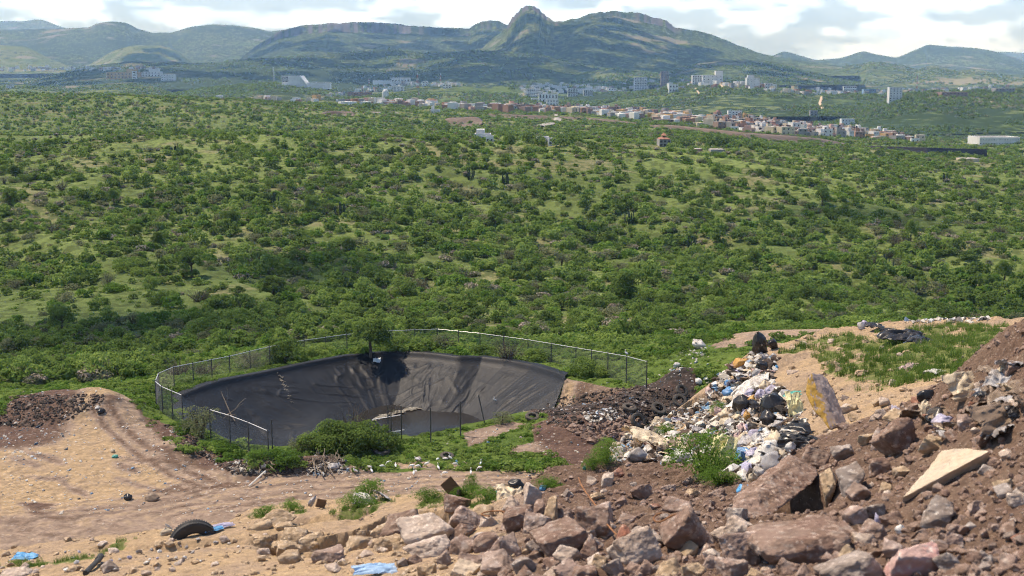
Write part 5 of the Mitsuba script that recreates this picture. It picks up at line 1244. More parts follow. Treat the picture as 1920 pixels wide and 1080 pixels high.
FL = [(1122, 864), (1172, 818), (1258, 776), (1318, 752), (1345, 704), (1418, 656), (1460, 672), (1448, 712), (1500, 765), (1505, 830), (1470, 868), (1410, 905), (1360, 900), (1290, 870), (1240, 868)]
FK = [('m_bag_white', 'white plastic bag in the rubbish on the mound flank', .26), ('m_bag_cream', 'cream plastic bag in the rubbish on the mound flank', .19), ('m_bag_grey', 'grey plastic bag in the rubbish on the mound flank', .15), ('m_bag_black', 'black plastic bag in the rubbish on the mound flank', .11), ('m_bag_brown', 'brown dirty bag in the rubbish on the mound flank', .15), ('m_bag_pink', 'pinkish bag in the rubbish on the mound flank', .06), ('m_bag_blue', 'blue bag in the rubbish on the mound flank', .015), ('m_bag_lilac', 'lilac bag in the rubbish on the mound flank', .055), ('m_bag_teal', 'green bag in the rubbish on the mound flank', .01)]
r = np.random.default_rng(90)
for a, b in region(FL, 299, 91):
    k = r.choice(len(FK), p=[q[2] for q in FK]); w = r.uniform(.2, .42) if r.random() < .6 else r.uniform(.40, .70)
    (bag if r.random() < .62 else sheet)(a, b, w, FK[k][0], ('large ' if w > .5 else 'small ') + FK[k][1].replace('in the rubbish on the mound flank', 'at the top of the rubbish flank' if b < 725 else 'beside the feathery weed' if a < 1345 and b > 820 else 'at the lower tip of the rubbish flank' if a < 1300 else 'above the leaning slab' if b > 830 else 'in the middle of the rubbish flank'), 'bags in the rubbish on the mound flank')
put('flank_litter', ply(chunks(region(FL, 2600, 92), .04, .20, 93, [MOUND], flat=.5, lift=.4), 'm_litter'), 'torn paper and plastic scraps filling the rubbish flank', 'litter', None, 'stuff')
put('flank_litter', ply(chunks(region(FL, 1100, 94), .05, .22, 95, [MOUND], flat=.6, lift=.3), 'm_dark_debris'), 'dark scraps between the bags of the rubbish flank', 'litter', None, 'stuff')
sheet(1225, 842, 1.9, 'm_bag_cream', 'large cream plastic sheet crumpled at the lower rubbish flank', sc_=(1, 1, .9), tilt=25, k=1, n=26, lift=.35)
sheet(1250, 845, 1.0, 'm_bag_cream', 'smaller cream plastic sheet beside the large one', tilt=15, k=2, lift=.3)
bag(1425, 668, 1.25, 'm_bag_black', 'black sack at the very top of the rubbish flank', k=2, sc_=(1, 1, 1.1), lift=.6)
bag(1448, 655, .7, 'm_bag_black', 'small black sack right of the top one', k=4, lift=.5)
bag(1430, 700, .7, 'm_bag_black', 'black sack below the crest of the rubbish flank', k=3, lift=.5)
bag(1388, 688, .75, 'm_bag_ochre', 'orange brown bag at the upper left of the rubbish flank', k=1)
sheet(1400, 740, 1.6, 'm_bag_white', 'pale crumpled sheet over the upper rubbish flank', tilt=35, k=3, lift=.25)
bag(1408, 765, .65, 'm_bag_ochre', 'bright ochre bag in the middle of the rubbish flank', k=5, lift=.6); bag(1400, 790, .6, 'm_bag_ochre', 'lower ochre bag under the black sacks', k=0, lift=.5)
bag(1392, 775, .95, 'm_bag_black', 'black sack beside the bright ochre bag', k=6, lift=.5); bag(1448, 775, 1.0, 'm_bag_black', 'wide black sack in the middle of the rubbish flank', k=7, lift=.5); bag(1440, 800, .8, 'm_bag_black', 'black sack with a blue strip on it', k=8, lift=.5)
sheet(1492, 780, .75, 'm_bag_yellow', 'pale yellow plastic strip hanging left of the yellow slab', sc_=(.55, 1.3, 1), tilt=60, rot=10, k=4, lift=.2)
sheet(1487, 745, .6, 'm_bag_teal', 'green cloth scrap on the sandy rim', tilt=10, k=5, lift=.1)
sheet(1350, 885, .8, 'm_bag_yellow', 'greenish white plastic bag beside the feathery weed', sc_=(.6, 1.2, 1), tilt=55, rot=-25, k=6, lift=.3)
bag(1385, 835, .8, 'm_bag_pink', 'pale pink bulging sack above the feathery weed', k=0, lift=.5); bag(1420, 835, .6, 'm_bag_grey', 'grey green bottle shaped sack on the rubbish flank', k=1, sc_=(1.2, .7, .7), lift=.5)
sheet(1478, 832, .95, 'm_bag_black', 'torn black sack at the right of the rubbish flank', tilt=30, k=3, lift=.25)
sheet(1500, 842, .7, 'm_bag_black', 'ragged tail of torn black plastic right of the rubbish flank', tilt=38, k=5, rot=-35, sc_=(1.4, .6, .9), lift=.15)
sheet(1465, 828, .6, 'm_bag_black', 'small torn black plastic left of the ragged tail', tilt=25, k=1, lift=.3)
put('stick', ply(tube([hit(1408, 812, [MOUND]) + [0, 0, .35], hit(1452, 820, [MOUND]) + [0, 0, .25]], .03, 5), 'm_deadwood'), 'pale wooden stick across the rubbish flank', 'stick')
put('stick', ply(tube([hit(1412, 668, [MOUND]) + [0, 0, .75], hit(1428, 668, [MOUND]) + [0, 0, .45]], .04, 5), 'm_deadwood'), 'short stick poking up by the top black sack', 'stick')
bag(1392, 924, .28, 'm_tarp_blue', 'small blue bag between the brown heap and the leaning slab', k=3)
bag(1386, 815, .3, 'm_tarp_blue', 'bright blue scrap in the rubbish flank', k=2); bag(1456, 690, .25, 'm_tarp_blue', 'tiny blue scrap by the top sacks', k=5)
# plastic lying on the grassy top of the mound and on the steep heap
sheet(1690, 642, 1.25, 'm_bag_black', 'black plastic sheet lying in the grass of the sandy mound', sc_=(1.2, .8, .8), tilt=12, rot=-30, k=0, n=26, lift=.3); sheet(1722, 646, .9, 'm_bag_black', 'right end of the black plastic in the grass', tilt=10, k=3, lift=.2, sc_=(1.3, .6, .7)); sheet(1640, 618, .8, 'm_bag_black', 'black plastic scrap at the far crest of the mound', tilt=8, k=1, lift=.2); bag(1620, 609, .55, 'm_bag_lilac', 'small grey bag on the far crest of the mound', k=2); bag(1614, 616, .6, 'm_bag_grey', 'dark blue grey bag on the far crest of the mound', k=4)
sheet(1706, 692, .7, 'm_bag_pink', 'pale plastic scrap in the grass near the steep heap', sc_=(1.3, .5, .6), tilt=5, k=2); sheet(1750, 702, .5, 'm_bag_white', 'white scrap deep in the grass', tilt=5, k=5)
sheet(1808, 745, .62, 'm_bag_cream', 'pale yellow crumpled sheet on the steep heap', sc_=(1.1, .75, .55), tilt=48, rot=30, k=6, n=26, lift=.18)
sheet(1735, 782, .30, 'm_bag_cream', 'small cream rag above the cream plate', sc_=(.6, 1, .8), tilt=60, rot=-10, k=3); bag(1760, 790, .5, 'm_bag_black', 'black rag under the pale yellow sheet', k=1, lift=.2); bag(1738, 752, .45, 'm_bag_black', 'dark rag left of the pale yellow sheet', k=6, lift=.2)
sheet(1880, 800, .75, 'm_bag_brown', 'brown tarpaulin fold in the steep heap', sc_=(1.1, .6, .6), tilt=38, rot=25, k=1, lift=.12); sheet(1885, 745, .5, 'm_bag_brown', 'brown rag in the upper steep heap', tilt=30, k=4, lift=.1); sheet(1870, 722, .4, 'm_bag_grey', 'grey net scrap in the upper steep heap', tilt=30, k=2, lift=.1); bag(1765, 800, .38, 'm_bag_lilac', 'crumpled pale blue wrapper by the tan boulder', k=7)
sheet(1675, 790, .34, 'm_bag_lilac', 'light blue sheet scrap on the big dark block', sc_=(.45, 1.1, .3), tilt=50, rot=-30, k=5); sheet(1478, 1050, .62, 'm_bag_black', 'black rag under the long beam of rock', sc_=(1.2, .8, .8), tilt=15, k=2); bag(1645, 985, .16, 'm_bag_lilac', 'crushed lilac bottle on the brown slope', k=3, sc_=(.6, .6, 1.4), lift=.5); bag(1688, 1000, .2, 'm_bag_white', 'white wrapper on the brown slope', k=2)
r = np.random.default_rng(97)
for k in range(34):
    a, b = r.uniform(1690, 1915), r.uniform(690, 830)
    if b < 640 + (1920 - a) * .62: continue
    sheet(a, b, r.uniform(.15, .4), ['m_bag_brown', 'm_bag_grey', 'm_bag_cream', 'm_bag_black'][r.choice(4, p=[.5, .2, .15, .15])], 'small dirty rag buried in the steep heap ' + ('near its crest' if b < 740 else 'above the cream plate' if a < 1800 else 'beside the brown tarpaulin'), 'rags in the steep heap', 'rag', 'rag')
# things on the tan ledge
sheet(46, 1050, .5, 'm_tarp_blue', 'blue plastic sheet in the lower left corner', sc_=(1.2, .7, .5), tilt=10, rot=-15, k=2, n=26); sheet(412, 993, .5, 'm_bag_lilac', 'pale blue plastic strip beside the half buried tyre', sc_=(1.3, .4, .4), tilt=10, rot=38, k=1); sheet(400, 999, .3, 'm_tarp_blue', 'bright blue scrap on the pale strip by the tyre', sc_=(1.4, .5, .4), tilt=10, rot=38, k=4); bag(312, 1003, .4, 'm_bag_cream', 'dirty cream bag left of the half buried tyre', k=5, sc_=(1.3, 1, .6)); bag(317, 994, .14, 'm_bag_white', 'white bottle standing left of the half buried tyre', k=3, sc_=(.7, .7, 2.2), lift=.9)
sheet(700, 1079, .42, 'm_tarp_light', 'light blue torn sheet at the lower edge', sc_=(1.5, .6, .5), tilt=12, k=6, n=26, lift=.12)
put('pipe', ply(cat_mesh([tube([hit(160, 1079, [MOUND]) + [0, 0, .05], hit(187, 1058, [MOUND]) + [0, 0, .12]], .055, 9), tube([hit(184, 1060, [MOUND]) + [0, 0, .115], hit(190, 1055, [MOUND]) + [0, 0, .15]], .07, 9)]), 'm_rubber', smooth=40), 'short black pipe lying on the tan ground', 'pipe')
def board(px, py, w, l, t, rx, rz, m, label, lift):
    c = hit(px, py, [MOUND]); b = box(l, t, w); b.apply_transform(trimesh.transformations.euler_matrix(0, math.radians(rx), math.radians(rz))); b.apply_translation(c + [0, 0, lift]); put('board', ply(b, m), label, 'board')
mat('m_board', lambda p, n, uv: mix((.11, .065, .035), (.20, .13, .08), fbm(p.x * 3, p.y * 3, p.z * 24, 3)), .8)
board(850, 935, .32, .62, .035, 52, 20, 'm_board', 'brown wooden board leaning on the crest behind the boulders', .22); board(602, 952, .22, .26, .04, 20, 30, 'm_board', 'small dark board on the tan mound edge', .12); board(868, 936, .12, .5, .04, 30, 60, 'm_dark_debris', 'charred plank beside the wooden board', .12)
sheet(722, 938, .75, 'm_bag_grey', 'grey white sheet standing on the mound edge', sc_=(.9, .6, .4), tilt=40, k=0); sheet(688, 944, .6, 'm_bag_white', 'white scrap behind the weed clump', tilt=20, k=3); bag(585, 951, .34, 'm_bag_grey', 'torn grey bag standing on the mound edge', k=4, sc_=(.6, .6, 1.3), lift=.7); bag(970, 920, .5, 'm_bag_black', 'black rag on the crest before the tall pale rock', k=3); sheet(955, 930, .6, 'm_bag_cream', 'cream rag on the crest left of the tall pale rock', tilt=20, k=2); bag(932, 930, .12, 'm_bag_teal', 'small green bottle standing on the crest', k=3, sc_=(.7, .7, 2.4), lift=1); bag(1018, 918, .2, 'm_tarp_blue', 'blue bottle cap scrap right of the tall pale rock', k=1); bag(1096, 880, .16, 'm_bag_teal', 'pale turquoise scrap on the crest of the brown heap', k=2)
r = np.random.default_rng(98)
for a, b in region([(0, 1050), (120, 1030), (330, 1012), (480, 1010), (460, 1075), (0, 1078)], 34, 99): bag(a, b, r.uniform(.08, .22), ['m_bag_white', 'm_bag_grey', 'm_bag_lilac'][r.integers(0, 3)], 'small crumpled scrap on the tan ledge', 'scraps on the tan ledge', 'scrap', 'scrap', sc_=(1, 1, .5))
for k, (a, b, w, m, lb) in enumerate([(856, 868, .5, 'm_tarp_blue', 'blue scrap in the weeds by the egrets'), (835, 862, .4, 'm_bag_white', 'white scrap by the dark tyre'), (212, 848, .55, 'm_bag_cream', 'pale box scrap on the sandy ramp'), (216, 858, .5, 'm_bag_teal', 'turquoise scrap on the sandy ramp'), (183, 766, .5, 'm_bag_white', 'white scrap on the sand heap'), (190, 775, .9, 'm_bag_black', 'dark rag on the sand heap'), (240, 936, .8, 'm_bag_black', 'black rag on the open sand'), (285, 938, .9, 'm_bag_brown', 'dark brown rag on the open sand'), (545, 862, .5, 'm_bag_teal', 'turquoise scrap in the verge weeds'), (495, 878, .8, 'm_bag_white', 'white scrap in the verge rubbish'), (625, 878, .8, 'm_bag_grey', 'grey bag in the verge branches'), (1268, 690, 1.1, 'm_bag_white', 'white tangle of plastic on the grassy bank'), (1310, 652, 1.6, 'm_bag_white', 'long white plastic on the far bank'), (1310, 718, .8, 'm_bag_white', 'white bag low on the grassy bank'), (785, 864, .7, 'm_bag_grey', 'grey bag behind the feeding egrets')]): bag(a, b, w, m, lb, grids=[PAD], k=k % 9, sc_=(1.2, 1, .6))
# rusty bars
mat('m_rust', lambda p, n, uv: mix((.17, .075, .035), (.30, .15, .07), fbm(p.x * 9, p.y * 9, p.z * 9, 3)), .85)
def bar(pts, rad, label):
    from scipy.interpolate import CubicSpline
    q = np.array([pix(np.array(a), np.array(b), np.array(y)) for a, b, y in pts]); t = np.linspace(0, 1, len(q)); put('rusty_bar', ply(tube(CubicSpline(t, q)(np.linspace(0, 1, 22)), rad, 6), 'm_rust', smooth=50), label, 'bar')
bar([(1085, 896, 22.0), (1100, 925, 20.6), (1122, 955, 19.0), (1140, 985, 17.4), (1165, 1012, 16.2), (1180, 1052, 15.3)], .014, 'long bent rusty bar crossing the brown heap')
bar([(1240, 962, 16.7), (1226, 974, 16.5), (1240, 978, 16.3), (1262, 966, 16.4), (1284, 970, 16.4), (1268, 1000, 16.0), (1248, 1036, 15.6)], .014, 'looped rusty bar on the square brown block')
bar([(918, 968, 21.5), (905, 962, 21.8), (930, 958, 21.6), (945, 962, 21.3)], .014, 'short hooked root like bar by the square pale rock')

# ------------------------------------------------------------------ the town and the large buildings
WALLS = {'white': (.66, .65, .62), 'cream': (.56, .48, .34), 'terracotta': (.33, .195, .14), 'brick': (.27, .185, .145), 'grey': (.30, .285, .265), 'ochre': (.50, .32, .13), 'pink': (.52, .33, .27), 'blue': (.22, .33, .45)}
for k, c in WALLS.items():
    cc = [float(a) for a in c]; mat('m_wall_' + k, (lambda a: lambda p, n, uv: mi.Color3f(*a) * (.82 + .3 * fbm(p.x * .4, p.y * .4, p.z * .25, 3)))(cc), .9)
mat('m_roof', lambda p, n, uv: mix((.24, .22, .20), (.42, .38, .34), cell_rand(p.x * .08, p.y * .08, 0)), .9); mat('m_roof_red', (.27, .135, .09), .85); scene['m_window'] = {'type': 'principled', 'base_color': col(.03, .035, .045), 'roughness': .15, 'specular': .6}; mat('m_tank', (.03, .03, .03), .6); mat('m_metal_roof', (.72, .73, .74), .45)
unit = trimesh.creation.box((1, 1, 1)); unit.apply_translation([0, 0, .5]); UB = {}
def ubox(m):
    if m not in UB: UB[m] = ply(unit, m)
    return UB[m]


def at_(base, rot, x, y, z, sx, sy, sz): return T().translate([float(a) for a in base]).rotate([0, 0, 1], float(rot)).translate([float(x), float(y), float(z)]).scale([float(sx), float(sy), float(sz)])


def building(name, label, cat, base, rot, w, d, h, wall, group=None, rows=0, cols=0, wf=.5, hf=.5, roof='m_roof', sink=4, parapet=True, upper=None, tank=False, door=False, span=None):
    key = put(name, None, label, cat, group); wm = 'm_wall_' + wall if wall in WALLS else wall
    part(key, 'wall', {**ubox(wm), 'to_world': at_(base, rot, 0, 0, -sink, w, d, h + sink)})
    part(key, 'roof', {**ubox(roof), 'to_world': at_(base, rot, 0, 0, h, w * .94, d * .94, .18)})
    if parapet:
        for s in (-1, 1):
            part(key, 'parapet', {**ubox(wm), 'to_world': at_(base, rot, 0, s * d * .485, h, w, d * .03, .7)})
            part(key, 'parapet', {**ubox(wm), 'to_world': at_(base, rot, s * w * .485, 0, h, w * .03, d * .94, .7)})
    if upper: part(key, 'upper_floor', {**ubox(wm), 'to_world': at_(base, rot, upper[0] * w, .1 * d, h + .18, w * upper[1], d * .6, upper[2])})
    if tank: part(key, 'water_tank', {**ubox('m_tank'), 'to_world': at_(base, rot, -.25 * w, 0, h + .18 + (upper[2] if upper and upper[0] < 0 else 0), 1.1, 1.1, 1.5)})
    z0, z1 = span or (0, h)
    for i in range(rows):
        for j in range(cols):
            cw, ch = w / cols, (z1 - z0) / rows
            part(key, 'window', {**ubox('m_window'), 'to_world': at_(base, rot, -w / 2 + (j + .5) * cw, -d / 2 - .02, z0 + (i + .5) * ch - ch * hf / 2, cw * wf, .16, ch * hf)})
    if door: part(key, 'door', {**ubox('m_bag_brown'), 'to_world': at_(base, rot, w * .1, -d / 2 - .03, 0, 1.2, .2, 2.1)})
    return key


r = np.random.default_rng(120); nhouse = 0; placed = []
HG = 'flat roofed houses of the town'
def town(strip, n, mix_, seed, wmin=5.0, wmax=8.5, where='in the long row of the town', hmax=6.5, ymin=900, spread=.9):
    global nhouse
    rr = np.random.default_rng(seed); up = np.array(strip[0], float); lo = np.array(strip[1], float); pts = []
    for k in range(n):
        f = rr.random(); a = up[0, 0] + f * (up[-1, 0] - up[0, 0]); t = rr.random() ** spread
        pts.append((np.interp(a, up[:, 0], up[:, 1]) * (1 - t) + np.interp(a, lo[:, 0], lo[:, 1]) * t, a))
    for b, a in sorted(pts):
        c = hit(a, b)
        if c is None or c[1] < ymin or c[1] > 6500: continue
        if any((c[0] - q[0])**2 + (c[1] - q[1])**2 < 22 for q in placed): continue
        placed.append(c); wl = rr.choice(list(mix_), p=list(mix_.values())); w = rr.uniform(wmin, wmax) * max(1, c[1] / 2600); h = rr.choice([3.0, 3.4, 5.4, 5.9, 7.8], p=[.28, .24, .24, .18, .06]); h = min(h, hmax) * max(1, c[1] / 2600); rot = rr.normal(0, 16) + rr.choice([0, 90, 25], p=[.6, .1, .3])
        if rot > 60: rot -= 90
        lb = f'{wl} walled house {["of one storey", "of two storeys"][int(h > 5)]} {where}'
        if nhouse < 285:
            building('house', lb, 'house', c, rot, w, rr.uniform(7, 11), h, wl, HG, 1 + (h > 5), 2 if w < 10 else 3, .30, .42, roof=('m_roof_red' if rr.random() < .12 else 'm_roof'), upper=((rr.choice([-.2, .2]), .45, 2.6) if rr.random() < .35 else None), tank=rr.random() < .4, parapet=rr.random() < .5, door=False)
        else: farh.append((c, rot, w, 9., h, wl))
        nhouse += 1
farh = []
BR = {'terracotta': .16, 'brick': .15, 'grey': .13, 'white': .31, 'cream': .16, 'ochre': .04, 'pink': .05}
WH = {'white': .66, 'cream': .14, 'grey': .12, 'terracotta': .08}
town(([(1330, 216), (1400, 224), (1500, 236), (1600, 246), (1700, 262), (1790, 276)], [(1330, 240), (1400, 250), (1500, 264), (1600, 276), (1700, 284), (1790, 285)]), 520, BR, 121, where='in the lower right part of the town')
town(([(960, 203), (1100, 206), (1230, 209), (1330, 216)], [(960, 210), (1100, 214), (1230, 226), (1330, 240)]), 330, BR, 122, where='in the middle row of the town')
town(([(640, 192), (720, 190), (800, 193), (900, 200), (960, 203)], [(640, 198), (720, 197), (800, 200), (900, 208), (960, 211)]), 190, BR, 123, where='in the left row of the town')
town(([(975, 160), (1050, 158), (1140, 164)], [(975, 184), (1050, 176), (1140, 174)]), 110, WH, 124, where='in the white quarter below the dark foothill', ymin=2000)
town(([(1290, 152), (1380, 158), (1500, 166), (1580, 172), (1660, 172)], [(1290, 160), (1380, 166), (1500, 178), (1580, 178), (1660, 178)]), 110, {'white': .5, 'cream': .14, 'grey': .2, 'terracotta': .16}, 125, where='along the top of the green hill', ymin=1500)
town(([(0, 183), (100, 185), (300, 186), (640, 186)], [(0, 189), (100, 189), (300, 189), (640, 192)]), 90, BR, 126, where='at the far left end of the town', ymin=1150)
town(([(615, 180), (680, 164), (750, 156), (860, 156)], [(615, 184), (680, 176), (750, 166), (860, 162)]), 70, WH, 127, where='on the hill', ymin=1500)
town(([(0, 126), (150, 128), (300, 128)], [(0, 134), (150, 133), (300, 131)]), 70, WH, 128, where='far away', ymin=2000)
town(([(1140, 150), (1290, 150)], [(1140, 175), (1290, 168)]), 30, WH, 129, where='', ymin=2000)
town(([(1660, 168), (1800, 166), (1900, 160)], [(1660, 176), (1800, 172), (1900, 166)]), 34, {'white': .4, 'grey': .3, 'brick': .3}, 130, where='', ymin=1500)
fm = {}
for c, rot, w, d, h, wl in farh:
    b = box(w, d, h + 3, (0, 0, h / 2 - 1.5)); b.apply_transform(trimesh.transformations.rotation_matrix(math.radians(rot), [0, 0, 1])); b.apply_translation(c); fm.setdefault(wl, []).append(b)
for wl, l in fm.items(): put('distant_houses', ply(cat_mesh(l), 'm_wall_' + wl), f'{wl} houses of the farthest quarters, too small to tell apart', 'houses', None, 'stuff')


def bigb(px, py, wpx, hpx, wall, label, rows=0, cols=0, wf=.55, hf=.5, depth=None, rot=0, name='apartment_block', cat='building', roof='m_roof', **kw):
    c = hit(px, py)
    if c is None: c = pix(np.array(px), np.array(py), np.array(2600.))
    s = c[1] / F_PX; w, h = wpx * s, hpx * s
    return building(name, label, cat, c + [0, (depth or w * .6) / 2, 0], rot, w, depth or w * .6, h, wall, None, rows, cols, wf, hf, roof, sink=12, **kw), c, s


bigb(1201, 171, 23, 25, 'white', 'tall white and glass slab block beside the red brown tower', 8, 5, .7, .6); bigb(1246, 162, 14, 27, 'brick', 'red brown unfinished tower block', 9, 3, .6, .6, name='tower_block'); bigb(1263, 173, 17, 14, 'white', 'white block right of the red brown tower', 2, 3); bigb(1307, 158, 18, 16, 'white', 'white five storey block on the hill crest', 4, 4); bigb(1336, 156, 38, 14, 'white', 'wide white block on the hill crest', 3, 5, .25, .35, upper=(.35, .35, 8)); bigb(1412, 164, 24, 17, 'white', 'white stepped block right of the wide one', 4, 4, .2, .3, upper=(-.15, .5, 5)); bigb(1442, 166, 15, 9, 'white', 'low white house right of the stepped block', 2, 3)
bigb(1594, 171, 24, 9, 'white', 'low white block with blue window bands', 2, 6, .8, .5); bigb(1631, 177, 23, 9, 'blue', 'dark flat block on the right crest', 2, 6, .7, .5); bigb(1679, 191, 24, 26, 'white', 'white six storey apartment block on the right hill', 6, 4, .42, .45); bigb(1526, 217, 14, 9, 'grey', 'grey house on the slope above the town', 2, 2); bigb(1378, 222, 25, 13, 'white', 'white four storey block in the middle of the town', 3, 4, .35, .4); bigb(1590, 234, 24, 10, 'white', 'white house with a blue corner in the town', 2, 4, .3, .4); bigb(1284, 230, 38, 7, 'blue', 'long pale blue shed in the town', 0, 0, name='shed', parapet=False); bigb(1245, 229, 36, 5, 'brick', 'long brick shed left of the pale blue one', 1, 5, name='shed', parapet=False)
bigb(1074, 181, 18, 15, 'white', 'white block with a dark glass grid front', 5, 4, .75, .7); bigb(1103, 180, 17, 12, 'white', 'white block with tall dark window bands', 1, 5, .6, .8); bigb(1148, 173, 15, 7, 'white', 'small white block on the shaded slope', 2, 3)
bigb(1028, 194, 35, 17, 'white', 'white terraced apartment block with tall dark windows', 2, 6, .4, .75); bigb(1036, 198, 22, 11, 'white', 'lower white terrace block at the foot of the terraces', 2, 4, .4, .5)
for k in range(5): bigb(994 + 4 * k, 167 + 6 * k, 34 - 2 * k, 6, 'white', ['topmost', 'second', 'third', 'fourth', 'lowest'][k] + ' white terrace row on the steep slope', 1, 9, .55, .55)
bigb(1874, 272, 75, 13, 'white', 'long low white factory at the right end of the town', 2, 15, .35, .22, depth=26, name='factory'); bigb(905, 264, 30, 9, 'white', 'modern white house in the middle of the valley', 1, 5, .55, .5, depth=9, name='villa', cat='house', upper=(-.15, .5, 2.)); bigb(918, 266, 14, 7, 'white', 'white annexe right of the modern house', 1, 2, .5, .6, depth=6, name='villa', cat='house'); bigb(1018, 270, 22, 9, 'white', 'white house half hidden by trees in the valley', 1, 3, depth=8, name='villa', cat='house'); bigb(1036, 273, 16, 9, 'white', 'second white house by the valley trees', 1, 2, depth=8, name='villa', cat='house')
k_, c_, s_ = bigb(1247, 275, 21, 13, 'grey', 'three storey tower house with red tiled roofs', 2, 3, .6, .55, depth=9, name='villa', cat='house', roof='m_roof_red', parapet=False)
cone = trimesh.creation.cone(radius=.72, height=.5, sections=4); cone.apply_transform(trimesh.transformations.rotation_matrix(math.pi / 4, [0, 0, 1]))
for q, z, w in ((1, 13 * s_, 19 * s_), (2, 13 * s_ + 1.2, 9 * s_)): part(k_, 'tiled_roof', {**ply(cone, 'm_roof_red'), 'to_world': at_(c_ + [0, 4.5, 0], 0, 0, 0, z + .2, w, 9 / q, 2.2)})
bigb(1346, 291 - 6, 26, 4, 'grey', 'low grey shed in the valley trees', 0, 0, depth=6, name='shed', parapet=False); bigb(1820, 303, 32, 5, 'cream', 'low ruined house at the right of the dark wall', 0, 0, depth=8, name='shed', parapet=False); bigb(1310, 284, 14, 4, 'terracotta', 'low brick shed in the valley', 0, 0, depth=6, name='shed', parapet=False)
bigb(816, 214, 17, 7, 'white', 'small white twin towered chapel', 1, 3, .3, .4, depth=8, name='chapel', upper=(-.3, .3, 3)); bigb(1790, 182, 48, 9, 'brick', 'row of unfinished brick houses on the right crest', 2, 7, .4, .4, parapet=False); bigb(1885, 175, 36, 9, 'grey', 'unfinished grey houses at the right border crest', 2, 6, .4, .4, parapet=False)
bigb(230, 148, 60, 12, 'ochre', 'orange campus building on the dark foothill', 2, 9, .4, .5, name='campus_building', upper=(.2, .25, 10)); bigb(252, 148, 8, 14, 'white', 'white stair tower of the orange campus', 3, 1, name='campus_building'); bigb(207, 146, 16, 5, 'white', 'low white wing left of the orange campus', 1, 4, name='campus_building'); bigb(283, 144, 34, 9, 'white', 'white and red campus building in the middle', 2, 6, .4, .5, name='campus_building', upper=(.1, .5, 8)); bigb(314, 151, 24, 11, 'white', 'white campus block at the right end', 3, 5, .4, .4, name='campus_building'); bigb(18, 166, 11, 6, 'white', 'single white block at the far left', 2, 3)
bigb(717, 158, 36, 7, 'm_metal_roof', 'white industrial hall on the hill', 0, 0, name='shed', roof='m_metal_roof', parapet=False); bigb(751, 157, 34, 11, 'white', 'tall white industrial hall beside the first', 1, 6, .5, .3, name='shed', roof='m_metal_roof', parapet=False); bigb(747, 171, 20, 8, 'white', 'white house under the industrial halls', 2, 3); bigb(797, 161, 10, 8, 'white', 'white gabled house between the masts', 2, 2); bigb(838, 166, 16, 7, 'white', 'white house right of the second mast', 2, 3); bigb(673, 182, 42, 8, 'terracotta', 'terracotta school building below the hill', 2, 8, .4, .4); bigb(680, 181, 4, 15, 'cream', 'slim cream bell tower over the terracotta school', 2, 1, name='bell_tower', parapet=False)
# white hall with a raking wall, its low wing and mast
c = hit(553, 163); s_ = c[1] / F_PX
hl = put('concert_hall', None, 'white hall with a raking end wall and a low wing on the wooded spur', 'hall')
pg = shapely.Polygon([(-24, -3), (-24, 20), (9, 20), (11, 20), (25, 0), (25, -3)]); m = trimesh.creation.extrude_polygon(pg, 46, engine='earcut'); m.apply_transform(trimesh.transformations.rotation_matrix(math.pi / 2, [1, 0, 0])); m.apply_scale([s_, 1, s_]); m.apply_translation(c + [0, 46, 0])
part(hl, 'hall', ply(m, 'm_wall_white'))
for a, b in (((8.6, 20.2), (24.6, -.5)),): part(hl, 'raking_beam', ply(tube([c + [a[0] * s_, -1, a[1] * s_], c + [b[0] * s_, -1, b[1] * s_]], 1.5, 6), 'm_wall_white'))
part(hl, 'roof', {**ubox('m_wall_white'), 'to_world': at_(c + [0, 23, 0], 0, -7 * s_, 0, 20 * s_, 35 * s_, 47, .8)})
for i in range(4):
    for j in range(5): part(hl, 'window', {**ubox('m_window'), 'to_world': at_(c, 0, (-22.5 + 2.4 * j) * s_, -.3, (9 + 2.5 * i) * s_, 1.5 * s_, .4, 1.7 * s_)})
part(hl, 'wing', {**ubox('m_wall_white'), 'to_world': at_(c + [0, 20, 0], 0, 42 * s_, 0, -4, 42 * s_, 30, 8 * s_ + 4)}); part(hl, 'terrace', {**ubox('m_wall_white'), 'to_world': at_(c + [0, -6, 0], 0, -26 * s_, 0, 0, 30 * s_, 10, 2.2 * s_)})
c = hit(514, 154); put('flag_mast', ply(tube([c - [0, 0, 3], c + [0, 0, 27 * c[1] / F_PX]], [1.3, .7], 6), 'm_wall_white'), 'tall slim white mast left of the white hall', 'mast')
mat('m_mast_red', (.45, .09, .06), .7); lat = {}
for a, b, hpx, lb in [(783, 165, 28, 'left red and white radio mast on the hill'), (826, 160, 22, 'right red and white radio mast on the hill'), (1719, 166, 26, 'slim radio mast on the right hills'), (785, 182, 10, 'low pale mast below the left radio mast'), (692, 158, 12, 'thin mast by the industrial hall')]:
    c = hit(a, b); H = hpx * c[1] / F_PX; k_ = put('radio_mast', None, lb, 'mast'); q0 = 1.9
    for i in range(6):
        z0, z1 = H * i / 6, H * (i + 1) / 6; ms = []
        for sx in (-1, 1):
            for sy in (-1, 1):
                f0, f1 = q0 * (1 - i / 8), q0 * (1 - (i + 1) / 8); ms.append(tube([c + [sx * f0, sy * f0, z0], c + [sx * f1, sy * f1, z1]], .32, 4)); ms.append(tube([c + [sx * f0, sy * f0, z0], c + [-sx * f1, sy * f1, z1]], .2, 4))
        part(k_, 'section', ply(cat_mesh(ms), 'm_mast_red' if i % 2 == 0 else 'm_wall_white'))
c = hit(723, 183); s_ = c[1] / F_PX; pr_ = [(0, -3), (6 * s_, -3), (6 * s_, 10 * s_), (4.8 * s_, 13 * s_), (2.5 * s_, 15 * s_), (0, 15.6 * s_)]
